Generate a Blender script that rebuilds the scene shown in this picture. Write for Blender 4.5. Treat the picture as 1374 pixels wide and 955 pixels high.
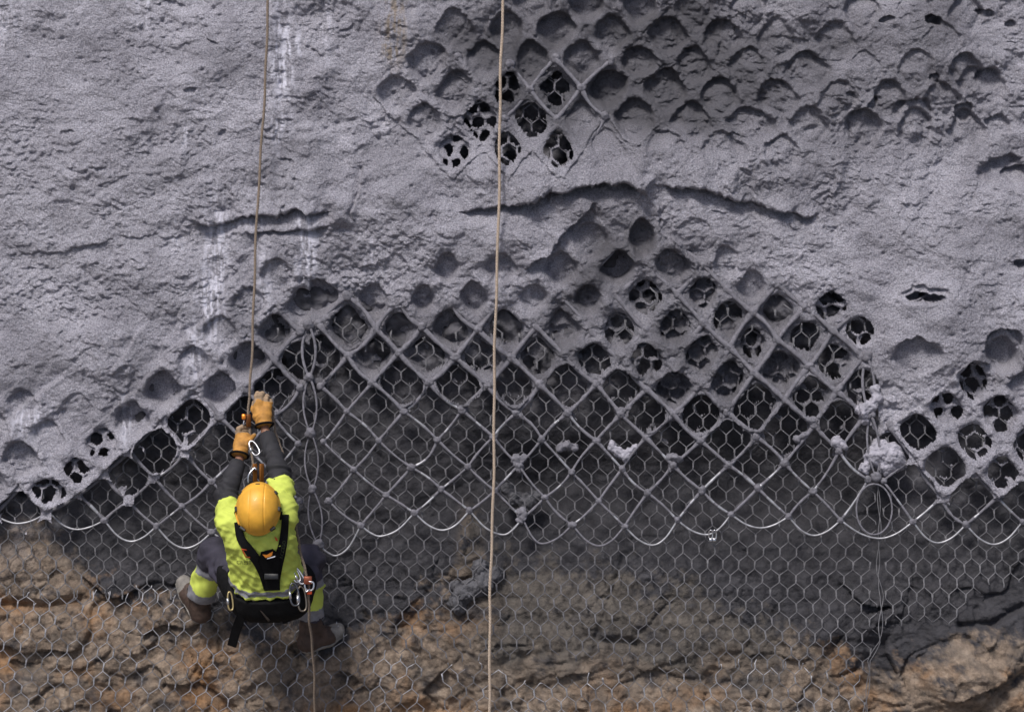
import bpy, math, random
import numpy as np
random.seed(7); rng = np.random.default_rng(7)
scene = bpy.context.scene
for o in list(bpy.data.objects): bpy.data.objects.remove(o)
C = scene.collection

# ------------------------------------------------------------------ frame of the slope
TILT = math.radians(25)          # the cut slope leans back 25 degrees from the vertical
PPM, CX, CY, DIST = 260.0, 687.0, 477.5, 14.0
EU = np.array([1.0, 0, 0]); EV = np.array([0, math.sin(TILT), math.cos(TILT)]); EW = np.array([0, -math.cos(TILT), math.sin(TILT)])
def Wd(P):                       # slope coordinates (along, up-slope, outwards), metres -> world
    P = np.asarray(P, float); return P[..., :1]*EU + P[..., 1:2]*EV + P[..., 2:3]*EW
def PX(x, y, w=0.0):             # slope point, x right / y down in units of 1/260 m from a corner
    k = 1.0 - w/DIST
    return np.array([(x-CX)/PPM*k, (CY-y)/PPM*k, w])

# ------------------------------------------------------------------ camera, sky, sun, exposure
cam = bpy.data.objects.new('camera', bpy.data.cameras.new('camera')); C.objects.link(cam)
cam.location = tuple(EW*DIST); cam.rotation_euler = (math.pi/2 - TILT, 0, 0)
cam.data.sensor_width = 36; cam.data.lens = 36*DIST/(1374/PPM); cam.data.clip_end = 500
scene.camera = cam
SUN_EL, SUN_AZ = math.radians(68), math.radians(-38)    # azimuth from the viewing side, negative = left
wd = bpy.data.worlds.new('World'); scene.world = wd; wd.use_nodes = True
nt = wd.node_tree; bg = nt.nodes['Background']; sky = nt.nodes.new('ShaderNodeTexSky'); sky.sky_type = 'NISHITA'
sky.sun_disc = False; sky.sun_elevation = SUN_EL; sky.sun_rotation = math.pi + SUN_AZ*-1
sky.air_density = 1.0; sky.dust_density = 4.0; sky.ozone_density = 1.0
nt.links.new(sky.outputs[0], bg.inputs[0]); bg.inputs[1].default_value = 0.052
sl = bpy.data.lights.new('sun', 'SUN'); sl.energy = 1.5; sl.angle = math.radians(13); sl.color = (1, .97, .93)
sun = bpy.data.objects.new('sun', sl); C.objects.link(sun)
from mathutils import Vector
sd = Vector((math.sin(SUN_AZ)*math.cos(SUN_EL), -math.cos(SUN_AZ)*math.cos(SUN_EL), math.sin(SUN_EL)))
sun.rotation_euler = sd.to_track_quat('Z', 'Y').to_euler()
vs = scene.view_settings; vs.view_transform = 'Standard'; vs.look = 'None'; vs.exposure = 1.05; vs.gamma = 1.0
vs.use_curve_mapping = False

# ------------------------------------------------------------------ noise
def _perm(seed):
    r = np.random.default_rng(seed); p = r.permutation(512); return np.concatenate([p, p])
_pc = {}
def perlin(x, y, seed=0):
    if seed not in _pc:
        r = np.random.default_rng(seed+1000); a = r.random(512)*2*np.pi
        _pc[seed] = (_perm(seed), np.cos(a).astype(np.float32), np.sin(a).astype(np.float32))
    p, gx, gy = _pc[seed]
    xi = np.floor(x).astype(np.int64); yi = np.floor(y).astype(np.int64)
    fx = (x-xi).astype(np.float32); fy = (y-yi).astype(np.float32)
    xi &= 511; yi &= 511
    def g(ix, iy, dx, dy):
        h = p[(p[ix & 511] + iy) & 511]; return gx[h]*dx + gy[h]*dy
    u = fx*fx*fx*(fx*(fx*6-15)+10); v = fy*fy*fy*(fy*(fy*6-15)+10)
    a = g(xi, yi, fx, fy); b = g(xi+1, yi, fx-1, fy); c = g(xi, yi+1, fx, fy-1); d = g(xi+1, yi+1, fx-1, fy-1)
    return 1.5*((a+(b-a)*u) + ((c+(d-c)*u)-(a+(b-a)*u))*v)
def fbm(x, y, octv=4, seed=0, gain=.5, billow=False):
    s = 0; a = 1.0; f = 1.0; tot = 0
    for k in range(octv):
        n = perlin(x*f+17.3*k, y*f-9.1*k, seed+k)
        s = s + a*(2*np.abs(n)-.45 if billow else n); tot += a; a *= gain; f *= 2.03
    return s/tot
def worley(x, y, seed=0, planes=False):
    r = np.random.default_rng(seed+77); J = r.random((256, 256, 5))
    xi = np.floor(x).astype(int); yi = np.floor(y).astype(int)
    f1 = np.full(x.shape, 9.); f2 = np.full(x.shape, 9.); idv = np.zeros(x.shape); pl = np.zeros(x.shape)
    for dx in (-1, 0, 1):
        for dy in (-1, 0, 1):
            c = J[(xi+dx) & 255, (yi+dy) & 255]
            ox = x-(xi+dx+c[..., 0]); oy = y-(yi+dy+c[..., 1]); d = np.hypot(ox, oy)
            near = d < f1
            f2 = np.where(near, f1, np.minimum(f2, d)); idv = np.where(near, c[..., 2], idv); pl = np.where(near, (c[..., 3]-.5)*2*ox+(c[..., 4]-.5)*2*oy, pl); f1 = np.where(near, d, f1)
    return (f1, f2, idv, pl) if planes else (f1, f2, idv)
def sst(a, b, x): t = np.clip((x-a)/(b-a), 0, 1); return t*t*(3-2*t)
def lerp(a, b, t): return a+(b-a)*t

# ------------------------------------------------------------------ materials
def mat(name, color, rough=.8, metal=0, noise=None, bump=None, var=.25, coat=0, spec=.5):
    m = bpy.data.materials.new(name); m.use_nodes = True; n = m.node_tree.nodes; L = m.node_tree.links
    b = n['Principled BSDF']; b.inputs['Roughness'].default_value = rough; b.inputs['Metallic'].default_value = metal
    b.inputs['Coat Weight'].default_value = coat; b.inputs['Specular IOR Level'].default_value = spec
    b.inputs['Base Color'].default_value = (*color, 1)
    if noise or bump: g = n.new('ShaderNodeNewGeometry')
    if noise:
        t = n.new('ShaderNodeTexNoise'); t.inputs['Scale'].default_value = noise; t.inputs['Detail'].default_value = 6
        L.new(g.outputs['Position'], t.inputs['Vector'])
        r = n.new('ShaderNodeValToRGB'); r.color_ramp.elements[0].position = .3; r.color_ramp.elements[1].position = .72
        r.color_ramp.elements[0].color = (*[c*(1-var) for c in color], 1); r.color_ramp.elements[1].color = (*[min(1, c*(1+var)) for c in color], 1)
        L.new(t.outputs[0], r.inputs[0]); L.new(r.outputs[0], b.inputs['Base Color'])
    if bump:
        t2 = n.new('ShaderNodeTexNoise'); t2.inputs['Scale'].default_value = bump[0]; t2.inputs['Detail'].default_value = 5
        L.new(g.outputs['Position'], t2.inputs['Vector'])
        bp = n.new('ShaderNodeBump'); bp.inputs['Strength'].default_value = bump[1]; bp.inputs['Distance'].default_value = bump[2]
        L.new(t2.outputs[0], bp.inputs['Height']); L.new(bp.outputs[0], b.inputs['Normal'])
    return m
M = {}
SHOT = (.30, .288, .335)
def m_shot():
    m = bpy.data.materials.new('sprayed_concrete'); m.use_nodes = True; n = m.node_tree.nodes; L = m.node_tree.links
    b = n['Principled BSDF']; b.inputs['Roughness'].default_value = .92; b.inputs['Specular IOR Level'].default_value = .25
    g = n.new('ShaderNodeNewGeometry')
    t = n.new('ShaderNodeTexNoise'); t.inputs['Scale'].default_value = 3.2; t.inputs['Detail'].default_value = 9; t.inputs['Roughness'].default_value = .68
    L.new(g.outputs['Position'], t.inputs['Vector'])
    r = n.new('ShaderNodeValToRGB'); e = r.color_ramp.elements
    e[0].position = .30; e[0].color = (.305, .295, .342, 1); e[1].position = .70; e[1].color = (.540, .526, .598, 1)
    L.new(t.outputs[0], r.inputs[0])
    def attr(nm): a = n.new('ShaderNodeAttribute'); a.attribute_name = nm; return a.outputs['Fac']
    def mix(fac, c1, c2, rgb=None):
        x = n.new('ShaderNodeMix'); x.data_type = 'RGBA'; L.new(fac, x.inputs[0]); L.new(c1, x.inputs[6])
        if rgb: x.inputs[7].default_value = (*rgb, 1)
        else: L.new(c2, x.inputs[7])
        return x.outputs[2]
    sp = n.new('ShaderNodeTexNoise'); sp.inputs['Scale'].default_value = 130; sp.inputs['Detail'].default_value = 3; L.new(g.outputs['Position'], sp.inputs['Vector'])
    sr = n.new('ShaderNodeValToRGB'); sr.color_ramp.elements[0].position = .3; sr.color_ramp.elements[0].color = (.56, .56, .56, 1); sr.color_ramp.elements[1].position = .68; sr.color_ramp.elements[1].color = (1.25, 1.25, 1.25, 1); L.new(sp.outputs[0], sr.inputs[0])
    mu = n.new('ShaderNodeMix'); mu.data_type = 'RGBA'; mu.blend_type = 'MULTIPLY'; mu.inputs[0].default_value = 1; L.new(r.outputs[0], mu.inputs[6]); L.new(sr.outputs[0], mu.inputs[7])
    c = mix(attr('shade_mottle'), mu.outputs[2], None, (.088, .086, .098))  # darker tone: painted shade plus random patches
    c = mix(attr('lime'), c, None, (.84, .83, .95))
    c = mix(attr('rust'), c, None, (.30, .24, .18))
    L.new(c, b.inputs['Base Color'])
    t2 = n.new('ShaderNodeTexNoise'); t2.inputs['Scale'].default_value = 72; t2.inputs['Detail'].default_value = 5; t2.inputs['Roughness'].default_value = .72
    L.new(g.outputs['Position'], t2.inputs['Vector'])
    bp = n.new('ShaderNodeBump'); bp.inputs['Strength'].default_value = 1.0; bp.inputs['Distance'].default_value = .024
    L.new(t2.outputs[0], bp.inputs['Height']); L.new(bp.outputs[0], b.inputs['Normal'])
    return m
def m_rock():
    m = bpy.data.materials.new('rock_with_overspray'); m.use_nodes = True; n = m.node_tree.nodes; L = m.node_tree.links
    b = n['Principled BSDF']; b.inputs['Roughness'].default_value = .9; b.inputs['Specular IOR Level'].default_value = .3
    g = n.new('ShaderNodeNewGeometry')
    def noise(s, d=8, rr=.6):
        t = n.new('ShaderNodeTexNoise'); t.inputs['Scale'].default_value = s; t.inputs['Detail'].default_value = d; t.inputs['Roughness'].default_value = rr
        L.new(g.outputs['Position'], t.inputs['Vector']); return t.outputs[0]
    def ramp(src, stops):
        r = n.new('ShaderNodeValToRGB'); e = r.color_ramp.elements
        while len(e) < len(stops): e.new(.5)
        for k, (p, c) in enumerate(stops): e[k].position = p; e[k].color = (*c, 1)
        L.new(src, r.inputs[0]); return r.outputs[0]
    def mix(fac, c1, c2):
        x = n.new('ShaderNodeMix'); x.data_type = 'RGBA'; L.new(fac, x.inputs[0]); L.new(c1, x.inputs[6]); L.new(c2, x.inputs[7]); return x.outputs[2]
    def attr(nm): a = n.new('ShaderNodeAttribute'); a.attribute_name = nm; return a.outputs['Fac']
    brown = ramp(noise(8.5, 12, .78), [(.30, (.04, .034, .031)), (.41, (.135, .105, .083)), (.51, (.235, .180, .138)), (.62, (.33, .262, .205)), (.76, (.48, .43, .385))])
    ochre = ramp(noise(9, 8, .7), [(.3, (.15, .072, .028)), (.7, (.45, .235, .095))])
    om = ramp(noise(2.6, 4, .5), [(.50, (0, 0, 0)), (.66, (.75, .75, .75))])
    brown = mix(om, brown, ochre)
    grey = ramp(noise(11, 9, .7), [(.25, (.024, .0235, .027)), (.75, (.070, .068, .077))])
    dusty = ramp(noise(9, 9, .7), [(.28, (.058, .052, .049)), (.72, (.155, .136, .120))])
    c = mix(attr('dusty'), brown, dusty)
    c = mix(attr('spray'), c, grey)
    fr = ramp(noise(14, 8, .7), [(.25, (.095, .092, .106)), (.75, (.175, .170, .194))]); c = mix(attr('fresh'), c, fr)
    L.new(c, b.inputs['Base Color'])
    t2 = noise(60, 6, .65)
    bp = n.new('ShaderNodeBump'); bp.inputs['Strength'].default_value = .9; bp.inputs['Distance'].default_value = .016
    L.new(t2, bp.inputs['Height']); L.new(bp.outputs[0], b.inputs['Normal'])
    return m
M['shot'] = m_shot(); M['rock'] = m_rock()
M['coated'] = mat('coated_steel', (.165, .160, .185), .95, 0, 60, (220, .6, .004), .3)
M['dustwire'] = mat('dusty_wire', (.135, .132, .145), .8, .1, 45, None, .35)
M['dullzinc'] = mat('dull_galvanised_wire', (.165, .162, .175), .6, .3, 40, None, .3)
M['zinc'] = mat('galvanised_wire', (.38, .38, .41), .45, .5, 30, None, .35)
M['clump'] = mat('shotcrete_clump', (.33, .32, .37), .95, 0, 25, (110, .8, .008), .3)
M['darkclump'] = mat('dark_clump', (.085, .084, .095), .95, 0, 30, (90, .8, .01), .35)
M['rope'] = mat('tan_rope', (.42, .335, .265), .9, 0, 120, (500, .6, .002), .3)
M['rope_dark'] = mat('dirty_rope', (.20, .155, .12), .9, 0, 120, (500, .6, .002), .3)
M['lime'] = mat('hivis_fabric', (.52, .60, .10), .8, 0, 7, (900, .25, .001), .2)
M['grey_tape'] = mat('reflective_tape', (.20, .20, .225), .5, 0, 50, None, .2)
M['navy'] = mat('navy_trousers', (.030, .027, .043), .85, 0, 9, (700, .3, .001), .55)
M['sleeve'] = mat('black_sleeve', (.020, .0195, .024), .8, 0, 20, (700, .3, .001), .3)
M['black'] = mat('black_webbing', (.006, .006, .007), .85, 0, 60, (600, .4, .001), .3, 0, .15)
M['blackpl'] = mat('black_plastic', (.012, .012, .014), .45)
M['skin'] = mat('skin', (.25, .12, .075), .6)
M['hair'] = mat('hair', (.02, .015, .012), .7)
M['helmet'] = mat('yellow_shell', (.74, .38, .04), .5, 0, 22, None, .14, .04)
M['glove'] = mat('tan_leather', (.42, .20, .040), .75, 0, 28, (260, .5, .002), .28)
M['glove_worn'] = mat('worn_leather', (.30, .21, .135), .85, 0, 40, (260, .5, .002), .3)
M['boot'] = mat('brown_leather', (.060, .036, .027), .7, 0, 25, (200, .5, .002), .4)
M['sole'] = mat('dusty_rubber', (.20, .185, .17), .85, 0, 25, (150, .5, .002), .35)
M['steel'] = mat('polished_steel', (.62, .62, .65), .25, .9)
M['orange'] = mat('orange_anodised', (.70, .22, .02), .35, .5)
M['red'] = mat('red_anodised', (.55, .07, .02), .35, .4)
M['ink'] = mat('dark_print', (.035, .05, .02), .8)
M['redink'] = mat('red_print', (.50, .07, .015), .8)
M['white'] = mat('white_print', (.65, .65, .70), .7)
M['earth'] = mat('earth', (.12, .10, .085), .95, 0, 3)

# ------------------------------------------------------------------ object builders (slope coords in, world objects out)
def raw_mesh(name, V, F, mats=None, fm=None, smooth=True):
    me = bpy.data.meshes.new(name); V = np.asarray(V, np.float32)
    if isinstance(F, np.ndarray) and F.ndim == 2:
        k = F.shape[1]; nf = len(F)
        me.vertices.add(len(V)); me.vertices.foreach_set('co', V.ravel())
        me.loops.add(nf*k); me.loops.foreach_set('vertex_index', F.astype(np.int32).ravel())
        me.polygons.add(nf); me.polygons.foreach_set('loop_start', np.arange(0, nf*k, k, dtype=np.int32))
        me.polygons.foreach_set('loop_total', np.full(nf, k, np.int32))
        me.update(calc_edges=True)
    else:
        me.from_pydata([tuple(v) for v in V], [], [tuple(int(i) for i in f) for f in F]); me.update()
    for m in (mats or []): me.materials.append(m)
    n = len(me.polygons)
    if fm is not None: me.polygons.foreach_set('material_index', np.asarray(fm, np.int32))
    if smooth: me.polygons.foreach_set('use_smooth', np.ones(n, bool))
    return me
def base_of(Vw):
    mn, mx = Vw.min(0), Vw.max(0); return np.array([(mn[0]+mx[0])/2, (mn[1]+mx[1])/2, mn[2]])
def absloc(o):
    p = np.zeros(3)
    while o: p = p+np.array(o.location); o = o.parent
    return p
def build(name, V, F, m, parent=None, fm=None, smooth=True, loc=None):
    Vw = Wd(V)
    base = (loc if loc is not None else base_of(Vw)) if parent is None else absloc(parent)
    me = raw_mesh(name, Vw-base, F, m if isinstance(m, list) else [m], fm, smooth)
    o = bpy.data.objects.new(name, me); C.objects.link(o)
    if parent is None: o.location = tuple(base)
    else: o.parent = parent
    return o
def empty(name, P):
    o = bpy.data.objects.new(name, None); C.objects.link(o); o.location = tuple(Wd(np.array(P))); o.empty_display_size = .1; return o
def tag(o, label=None, cat=None, group=None, kind=None):
    for k, v in (('label', label), ('category', cat), ('group', group), ('kind', kind)):
        if v: o[k] = v
    return o
def tube(P, r, sides=6, closed=False, caps=True):
    P = np.asarray(P, float); n = len(P); r = np.broadcast_to(np.asarray(r, float), (n,))
    T = np.gradient(P, axis=0) if not closed else np.roll(P, -1, 0)-np.roll(P, 1, 0)
    T /= np.linalg.norm(T, axis=1, keepdims=True)+1e-12
    # parallel transport
    ref = np.array([0, 0, 1.]) if abs(T[0, 2]) < .8 else np.array([1., 0, 0])
    N = np.zeros_like(P); a = np.cross(T[0], ref); a /= np.linalg.norm(a); N[0] = a
    for k in range(1, n):
        b = N[k-1]-T[k]*np.dot(N[k-1], T[k]); l = np.linalg.norm(b); N[k] = b/l if l > 1e-9 else N[k-1]
    B = np.cross(T, N); ang = np.arange(sides)*2*np.pi/sides
    V = P[:, None]+r[:, None, None]*(np.cos(ang)[None, :, None]*N[:, None]+np.sin(ang)[None, :, None]*B[:, None])
    V = V.reshape(-1, 3); F = []
    m = n if closed else n-1
    i = np.arange(m)[:, None]*sides; s = np.arange(sides)[None]; s2 = (s+1) % sides; i2 = (np.arange(m)[:, None]+1) % n*sides
    F = np.stack([i+s, i+s2, i2+s2, i2+s], -1).reshape(-1, 4).tolist()
    if caps and not closed: F += [list(range(sides))[::-1], list(range((n-1)*sides, n*sides))]
    return V, F
class MB:
    def __init__(s): s.V = []; s.F = []; s.fm = []; s.n = 0
    def add(s, V, F, mi=0):
        V = np.asarray(V, float); s.V.append(V); s.F += [[int(i)+s.n for i in f] for f in F]; s.fm += [mi]*len(F); s.n += len(V); return s
    def tube(s, P, r, sides=6, closed=False, mi=0): return s.add(*tube(P, r, sides, closed), mi)
    def build(s, name, m, parent=None, smooth=True): return build(name, np.concatenate(s.V), s.F, m, parent, s.fm, smooth)
def spline(P, n=8):
    P = np.asarray(P, float); Q = np.vstack([2*P[0]-P[1], P, 2*P[-1]-P[-2]]); out = []
    for k in range(1, len(Q)-2):
        t = np.linspace(0, 1, n, endpoint=False)[:, None]
        a, b, c, d = Q[k-1:k+3]
        out.append(.5*((2*b)+(-a+c)*t+(2*a-5*b+4*c-d)*t**2+(-a+3*b-3*c+d)*t**3))
    return np.vstack(out+[P[-1:]])
def box(c, ax, half):            # oriented box: centre, 3x3 axes rows, half sizes; bevelled a little
    c = np.asarray(c); ax = np.asarray(ax, float); h = np.asarray(half, float); bv = min(h)*.3; V = []
    lv = []
    for sz, ins in ((-1, bv), (-1+bv/h[2], 0), (1-bv/h[2], 0), (1, bv)):
        x, y = h[0]-ins, h[1]-ins
        k = bv
        for (px, py) in ((x-k, -y), (x, -y+k), (x, y-k), (x-k, y), (-x+k, y), (-x, y-k), (-x, -y+k), (-x+k, -y)):
            V.append(c+px*ax[0]+py*ax[1]+sz*h[2]*ax[2])
    F = []
    for l in range(3):
        for s in range(8): F.append([l*8+s, l*8+(s+1) % 8, l*8+8+(s+1) % 8, l*8+8+s])
    F += [list(range(8))[::-1], list(range(24, 32))]
    return V, F
def axes_from(z, up=(0, 1, 0)):
    z = np.asarray(z, float); z = z/np.linalg.norm(z); x = np.cross(up, z); x /= np.linalg.norm(x); return np.array([x, np.cross(z, x), z])

# ------------------------------------------------------------------ the cable net lattices (index -> place on the slope)
class Lattice:
    def __init__(s, d):
        s.d = d; K = np.array(list(d), float); X = np.array(list(d.values()), float); s.K, s.X = K, X
        s.fw = s.fit(K, X, 1.0); s.bw = s.fit(X, K, 40.0)
    def fit(s, A, B, sc):
        G = np.c_[np.ones(len(A)), A]; co = np.linalg.lstsq(G, B, rcond=None)[0]; R = B-G@co
        D = np.hypot(*(A[:, None]-A[None]).transpose(2, 0, 1))/sc
        w = np.linalg.solve(np.exp(-D/2.2)+1e-3*np.eye(len(A)), R); return A, co, w, sc
    def ev(s, f, Q):
        A, co, w, sc = f; Q = np.asarray(Q, float); out = np.c_[np.ones(len(Q)), Q]@co
        for k in range(0, len(Q), 20000):
            D = np.hypot(*(Q[k:k+20000, None]-A[None]).transpose(2, 0, 1))/sc; out[k:k+20000] += np.exp(-D/2.2)@w
        return out
    def pos(s, i, j):
        return np.array(s.d[(i, j)], float) if (i, j) in s.d else s.ev(s.fw, [[i, j]])[0]
NM = {(0,0):(428,434),(1,1):(467,477),(1,-1):(466,397),(2,0):(504,441),(3,-1):(536,405),(4,0):(566,438),(5,-1):(601,399),(3,1):(535,473),(5,1):(611,479),(0,2):(430,518),(2,2):(500,513),(4,2):(576,513),(1,3):(465,552),(3,3):(542,552),(5,3):(620,550),(0,4):(434,593),(2,4):(508,591),(4,4):(587,590),(1,5):(475,630),(3,5):(552,627),(0,6):(441,672),(2,6):(518,664),(4,6):(592,656),(1,7):(484,705),(3,7):(556,688),(6,0):(641,442),(7,1):(686,480),(8,0):(720,438),(9,1):(758,477),(10,0):(795,446),(7,-1):(675,398),(6,2):(654,517),(8,2):(724,516),(10,2):(800,515),(11,1):(833,483),(11,-1):(826,396),(9,-1):(750,396),(6,-2):(632,359),(8,-2):(715,366),(10,-2):(791,366),(7,3):(693,554),(9,3):(762,554),(11,3):(833,556),(6,4):(662,586),(8,4):(727,589),(10,4):(800,591),(5,5):(628,626),(7,5):(696,624),(9,5):(767,633),(11,5):(835,629),(6,6):(664,658),(8,6):(731,667),(10,6):(803,672),(5,7):(630,685),(7,7):(701,695),(9,7):(768,704),(11,7):(838,706),(11,-3):(835,319),(12,-2):(864,358),(13,-3):(889,317),(13,-1):(909,394),(14,-2):(944,355),(15,-1):(976,388),(16,0):(1010,419),(16,-2):(1006,345),(12,0):(866,443),(14,0):(944,433),(13,1):(903,485),(15,1):(979,466),(12,2):(868,522),(14,2):(941,517),(16,2):(1012,500),(13,3):(904,555),(15,3):(975,553),(12,4):(867,587),(14,4):(940,591),(16,4):(1015,586),(13,5):(903,624),(15,5):(978,624),(12,6):(869,661),(14,6):(942,658),(16,6):(1017,655),(13,7):(909,698),(15,7):(981,690),(17,-1):(1043,381),(18,0):(1080,413),(19,1):(1117,443),(17,1):(1043,456),(20,2):(1157,479),(18,2):(1086,491),(17,3):(1053,536),(19,3):(1123,525),(18,4):(1092,571),(20,4):(1160,559),(17,5):(1053,621),(19,5):(1126,605),(18,6):(1091,659),(17,7):(1058,693),(19,7):(1128,698),(20,6):(1165,643)}
NL = {(0,0):(403,444),(0,2):(403,520),(0,4):(400,595),(0,6):(402,672),(-1,1):(368,482),(-2,0):(333,447),(-3,1):(298,484),(-2,2):(329,522),(-4,2):(261,525),(-3,3):(295,560),(-1,3):(367,558),(-5,3):(215,565),(-6,4):(173,604),(-4,4):(249,606),(-5,5):(208,641),(-7,5):(139,634),(-6,6):(173,672),(-8,6):(105,663),(-7,7):(140,698),(-5,7):(210,706),(-9,7):(65,686),(-10,6):(27,650),(-9,5):(73,629),(-8,4):(103,593),(-4,6):(244,679),(-3,5):(284,646),(-2,4):(330,600),(-2,6):(326,682),(-3,7):(284,714),(-1,5):(365,635),(-11,7):(-8,690),(-10,4):(30,575),(-11,5):(-8,612)}
NR = {(0,4):(1195,572),(1,5):(1226,615),(0,6):(1185,645),(1,7):(1225,700),(3,3):(1306,551),(2,4):(1269,584),(4,4):(1343,595),(2,6):(1263,667),(3,5):(1308,632),(3,7):(1296,704),(4,6):(1338,667),(5,7):(1372,700),(5,5):(1380,635),(4,2):(1338,515),(5,3):(1378,555),(2,2):(1270,512)}
NT = {(0,0):(785,40),(-2,0):(711,39),(-1,1):(745,79),(1,1):(820,82),(0,2):(780,118),(2,2):(853,114),(2,0):(858,48),(-2,2):(711,120),(-1,3):(747,160),(1,3):(812,156),(3,1):(897,82),(4,2):(931,123),(3,3):(890,164),(4,0):(935,50),(5,1):(964,89),(6,2):(1002,133),(5,3):(963,169),(7,3):(1049,169),(8,2):(1085,133),(9,1):(1128,97),(7,1):(1040,95),(6,4):(1013,205),(8,4):(1085,212),(9,3):(1124,169),(4,4):(931,200),(-3,3):(677,159),(-5,3):(607,164),(-4,2):(648,117),(-6,2):(571,125),(-7,1):(532,88),(-5,1):(615,77),(-3,1):(684,86),(-4,0):(648,41),(-4,4):(649,204),(-2,4):(713,200)}
LM, LL, LR, LT = Lattice(NM), Lattice(NL), Lattice(NR), Lattice(NT)

# hexagonal wire mesh lattice, gently distorted
HW, HP = 21.6, 18.8
def hexwarp(x, y):
    return x+4.0*perlin(x/110, y/95, 61)+3.5*perlin(x/260+5, y/240, 62)+.045*(y-550), y+3.5*perlin(x/120+9, y/100, 63)+.02*(x-700)
def hexunwarp(x, y):
    u, v = x, y
    for _ in range(3):
        a, b = hexwarp(u, v); u = u-(a-x); v = v-(b-y)
    return u, v
def hexdist(x, y):
    best = np.full(np.shape(x), 1e9); bx = np.zeros_like(best); by = np.zeros_like(best)
    r0 = np.round(y/HP)
    for dr in (-1, 0, 1):
        r = r0+dr; off = np.where(np.mod(r, 2) == 0, 0, HW/2); c = np.round((x-off)/HW)
        dx = x-(c*HW+off); dy = (y-r*HP); d = dx*dx+dy*dy; m = d < best
        best = np.where(m, d, best); bx = np.where(m, dx, bx); by = np.where(m, dy, by)
    return HW/2-np.maximum(np.abs(bx), np.abs(bx)/2+np.abs(by)*.866)

# ------------------------------------------------------------------ relief of rock and shotcrete over the slope
def axis(a, b, step, far):
    mid = np.arange(a, b+step/2, step); g = np.concatenate([np.arange(4, 210, 4), [225, 250, 300, 380, 500, 700, 1000, 1400, far]])
    return np.concatenate([a-g[::-1], mid, b+g])
XS = np.array([0,60,100,150,175,215,250,300,360,420,470,550,650,720,800,900,1000,1060,1120,1160,1200,1240,1270,1330,1374])
Y1 = np.array([645,640,606,580,570,505,520,480,450,440,440,455,450,470,450,440,440,440,460,500,560,590,600,575,560])
Y2 = np.array([705,705,690,672,662,625,632,592,560,540,530,540,545,560,570,620,640,610,600,600,620,650,690,660,660])
def ysolid(x): return np.interp(x, XS, Y1)
def ycoat(x): return np.interp(x, XS, Y2)
def blob(X, Y, x, y, rx, ry, p=2.0): return np.exp(-((np.abs(X-x)/rx)**p+(np.abs(Y-y)/ry)**p))

def polydist(X, Y, pts):         # unsigned distance, signed side (+ = below / left of direction), along fraction
    pts = np.asarray(pts, float); best = np.full(X.shape, 1e9); side = np.zeros(X.shape); al = np.zeros(X.shape)
    L = np.r_[0, np.cumsum(np.hypot(*np.diff(pts, axis=0).T))]; tot = L[-1]
    for k in range(len(pts)-1):
        a, b = pts[k], pts[k+1]; d = b-a; l2 = d@d
        t = np.clip(((X-a[0])*d[0]+(Y-a[1])*d[1])/l2, 0, 1)
        dx = X-(a[0]+t*d[0]); dy = Y-(a[1]+t*d[1]); dd = np.hypot(dx, dy); m = dd < best
        best = np.where(m, dd, best); side = np.where(m, np.sign(d[0]*dy-d[1]*dx), side); al = np.where(m, (L[k]+t*(L[k+1]-L[k]))/tot, al)
    return best, side, al

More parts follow.
